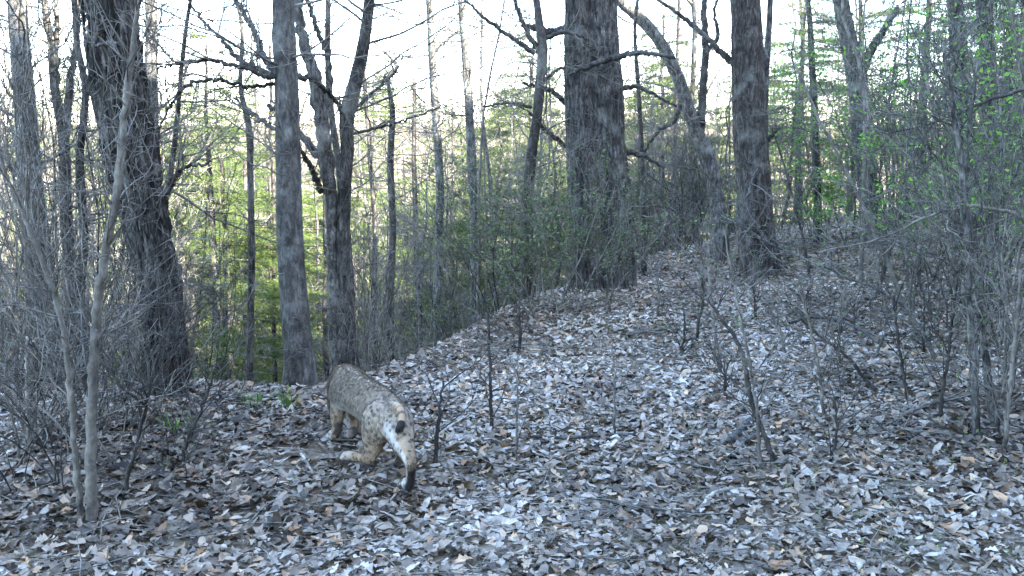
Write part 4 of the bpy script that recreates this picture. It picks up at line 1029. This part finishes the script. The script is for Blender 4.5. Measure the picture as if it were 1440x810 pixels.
    n1 = noise3(V[:, 0] * 45, V[:, 1] * 45, V[:, 2] * 45, 5)[:, None]
    n2 = noise3(V[:, 0] * 160, V[:, 1] * 160, V[:, 2] * 70, 6)[:, None]
    C = np.tile(grey, (nv, 1)) * (1 + .25 * n1 + .45 * n2)
    leg = np.array([('hind' in names[r] or 'fore' in names[r]) for r in reg])
    lt = (leg * np.clip(tt * 1.8, 0, 1))[:, None]; C = C * (1 - lt) + tawny * (1 + .2 * n1) * lt
    belly = (~leg) * sstep(.15, .55, -N[:, 2]) * (reg < 2)
    C = C * (1 - belly[:, None]) + white * belly[:, None]
    inner = np.zeros(nv)
    for r_, sgn in ((names.index('hind_right'), 1), (names.index('hind_left'), -1), (names.index('fore_right'), 1), (names.index('fore_left'), -1)):
        k = reg == r_; inner[k] = .7 * sstep(.6, .95, (N[k] @ side) * sgn) * (1 if 'hind' in names[r_] else .8)
    C = C * (1 - inner[:, None]) + white * inner[:, None]
    # rump patch, white under the tail
    tb = pp(560, 603, 4.3) - origin; w = .4 * np.exp(-(np.linalg.norm((V - tb) * np.array([1, .6, .7]), axis=1) / .036) ** 2)[:, None]
    C = C * (1 - w) + white * w
    paws = leg * sstep(.84, .94, tt) * np.array([1. if 'fore' in names[r] else .45 for r in reg]); C = C * (1 - .75 * paws[:, None]) + white * .9 * .75 * paws[:, None]
    # spots: darker and larger on the legs, faint on the back
    tri = np.zeros(0)
    pick = rng.choice(nv, 1600, replace=False); sc_ = V[pick]; isl = leg[pick]; chosen = []
    for i, c in enumerate(sc_):
        dmin = .015 if not isl[i] else .0185
        if all(np.linalg.norm(c - sc_[j]) > dmin for j in chosen): chosen.append(i)
    dark = np.zeros(nv)
    for i in chosen:
        r = rng.uniform(.005, .0085) * (1.1 if isl[i] else .7); st = (.9 if isl[i] else .6) * rng.uniform(.5, 1)
        dlt = (V - sc_[i]); al = dlt @ head_dir; dd = np.sqrt(np.maximum((dlt ** 2).sum(1) - .35 * al ** 2, 0))
        dark = np.maximum(dark, st * (1 - sstep(r * .7, r * 1.5, dd)))
    C = C * (1 - dark[:, None]) + black * dark[:, None]
    hr = names.index('hind_right'); k = (reg == hr) * sstep(.60, .74, tt) * sstep(-.1, .5, -(N @ head_dir)); C = C * (1 - k[:, None]) + black * k[:, None]
    for nm_ in ('fore_left', 'fore_right'):
        k = (reg == names.index(nm_)) * sstep(.5, .6, tt) * (1 - sstep(.84, .9, tt)) * np.clip(.35 + sstep(-.3, .4, -(N @ side) - (N @ head_dir)), 0, 1) * .85; C = C * (1 - k[:, None]) + black * k[:, None]
    stripe = .6 * np.exp(-((V - (pp(520, 545, 4.66) - origin)) @ side / .02) ** 2) * sstep(.6, .9, N[:, 2]) * .35 * (reg < 2); C = C * (1 - stripe[:, None]) + black * stripe[:, None]
    C = np.clip(C, .005, .9)
    at = me.color_attributes.new('tone', 'FLOAT_COLOR', 'POINT'); at.data.foreach_set('color', np.concatenate([C, np.ones((nv, 1))], 1).ravel().astype(np.float32))
    fm, n, b = mat('bobcat_coat'); a = n.nodes.new('ShaderNodeAttribute'); a.attribute_name = 'tone'
    n.links.new(a.outputs['Color'], b.inputs['Base Color']); b.inputs['Roughness'].default_value = .85; b.inputs['Specular IOR Level'].default_value = .15
    b.inputs['Sheen Weight'].default_value = .15
    me.materials.clear(); me.materials.append(fm)
    link('body', me, root)
    # fur: short hairs combed back and down
    nf = 60000; idx = rng.integers(0, nv, nf); c = V[idx] + rng.normal(0, .003, (nf, 3)) * 1.0; nn = N[idx]
    comb = -head_dir * .7 + np.array([0, 0, -.75]); d = comb + rng.normal(0, .28, (nf, 3)); d -= nn * (d * nn).sum(1)[:, None]
    d = d / (np.linalg.norm(d, axis=1)[:, None] + 1e-6) * .9 + nn * .55; isleg = leg[idx]
    L = np.where(isleg, .011, .018) * rng.uniform(.6, 1.3, nf); 
    paw = tt[idx] > .85; L = np.where(paw & isleg, .006, L)
    w = np.cross(d, nn); w /= np.linalg.norm(w, axis=1)[:, None] + 1e-6
    root_p = V[idx] - nn * .002
    T = np.stack([root_p - w * .0018, root_p + w * .0018, root_p + d * L[:, None]], 1)
    cc = C[idx] * rng.uniform(.4, 1.9, (nf, 1)); cc = np.clip(cc, .005, .9)
    fb = MB(); fb.add(T.reshape(-1, 3), None, np.arange(nf * 3).reshape(-1, 3), col=np.repeat(cc, 3, 0)); fb.build('fur', fm, root, False, True)
    # tail
    tp = np.array([[*pp(556, 570, 4.36), .017], [*pp(562, 575, 4.29), .018], [*pp(565, 586, 4.25), .016], [*pp(564, 597, 4.22), .018], [*pp(561, 603, 4.20), .016], [*pp(558, 606, 4.195), .009]])
    sp = spline(tp, 30); mb = MB(); tube(mb, sp[:, :3] - origin, sp[:, 3], 14)
    v = mb.v[0]; col = np.tile(tawny, (len(v), 1)); kk = np.minimum(np.arange(len(v)) // 14, 29) / 29.
    col[(np.sin(kk * 38) > .6) & (kk < .62)] = np.array([.12, .09, .07]); col[kk > .74] = black; mb.c[0] = col
    nfur = 2500; ii = rng.integers(0, len(v) - 1, nfur); cen = sp[np.minimum(ii // 14, 29), :3] - origin; on = v[ii] - cen; on /= np.linalg.norm(on, axis=1)[:, None] + 1e-9
    dd = on * .4 + np.array([-.1, -.1, -1]) + rng.normal(0, .25, (nfur, 3)); ww = np.cross(dd, on); ww /= np.linalg.norm(ww, axis=1)[:, None] + 1e-9
    T = np.stack([v[ii] - ww * .001, v[ii] + ww * .001, v[ii] + dd * .010], 1); mb.add(T.reshape(-1, 3), None, np.arange(nfur * 3).reshape(-1, 3), col=np.repeat(col[ii], 3, 0))
    mb.build('tail', fm, root, True, True)
    # ears, eyes and nose on the lowered head
    hc = pp(477, 562, 5.25) - origin; face = norm(pp(475, 584, 5.37) - pp(478, 560, 5.22)); upv = norm(np.cross(side, face)) ; upv = upv if upv[1] > 0 or upv[2] > 0 else -upv
    for s_ in (-1, 1):
        b_ = hc + side * s_ * .040 + upv * .045 - face * .01; tip = b_ + upv * .062 + side * s_ * .012; V_ = []
        ring = [b_ + side * math.cos(t) * .026 + face * math.sin(t) * .012 for t in np.linspace(0, 2 * math.pi, 9)[:-1]]
        mid = [b_ + upv * .03 + side * (math.cos(t) * .022 + s_ * .006) + face * math.sin(t) * .008 for t in np.linspace(0, 2 * math.pi, 9)[:-1]]
        e = MB(); e.add(np.array(ring + mid + [tip]), [[j, (j+1) % 8, 8 + (j+1) % 8, 8 + j] for j in range(8)], [[8 + j, 8 + (j+1) % 8, 16] for j in range(8)],
                        col=np.array([list(grey)] * 8 + [list(black)] * 9)); e.build('ear', fm, root, True, True)
        ey = MB(); c_ = hc + side * s_ * .030 + face * .058 + upv * .040
        ring2 = [[c_ + np.array([math.sin(a_) * math.cos(t), math.sin(a_) * math.sin(t), math.cos(a_)]) * .008 for t in np.linspace(0, 6.283, 9)[:-1]] for a_ in (.3, .9, 1.57, 2.2, 2.85)]
        vv = np.array(ring2).reshape(-1, 3); ey.add(vv, [[i*8+j, (i+1)*8+j, (i+1)*8+(j+1) % 8, i*8+(j+1) % 8] for i in range(4) for j in range(8)], col=np.tile([.25, .2, .05], (40, 1))); ey.build('eye', fm, root, True, True)
    ns = MB(); c_ = pp(475, 585, 5.385) - origin + face * .015; tube(ns, [c_ - face * .008, c_, c_ + face * .006], [.012, .011, .006], 8, col=[.12, .05, .045]); ns.build('nose', fm, root, True, True)
    wh = MB()
    for s_ in (-1, 1):
        for q in range(5):
            p0 = c_ + side * s_ * .018 - face * .01; p1 = p0 + side * s_ * .05 + upv * (.012 * (q - 2)) - face * .01; tube(wh, [p0, (p0 + p1) / 2 + upv * .004, p1], [.0007, .0005, .0003], 3, col=[.7, .7, .68])
    wh.build('whiskers', fm, root, True, True)
bobcat()


from collections import defaultdict
_by = defaultdict(list)
for _o in bpy.data.objects:
    if _o.parent is None and _o.get('group') and _o.get('label'): _by[_o['label']].append(_o)
for _l, _os in _by.items():
    if len(_os) in (2, 3) and len(_l.replace('-', ' ').split()) <= 13:
        _os.sort(key=lambda o: o.location.x / o.location.y)
        _w = ['left one', 'right one'] if len(_os) == 2 else ['left one', 'middle one', 'right one']
        for _o, _a in zip(_os, _w): _o['label'] = _l + ', ' + _a
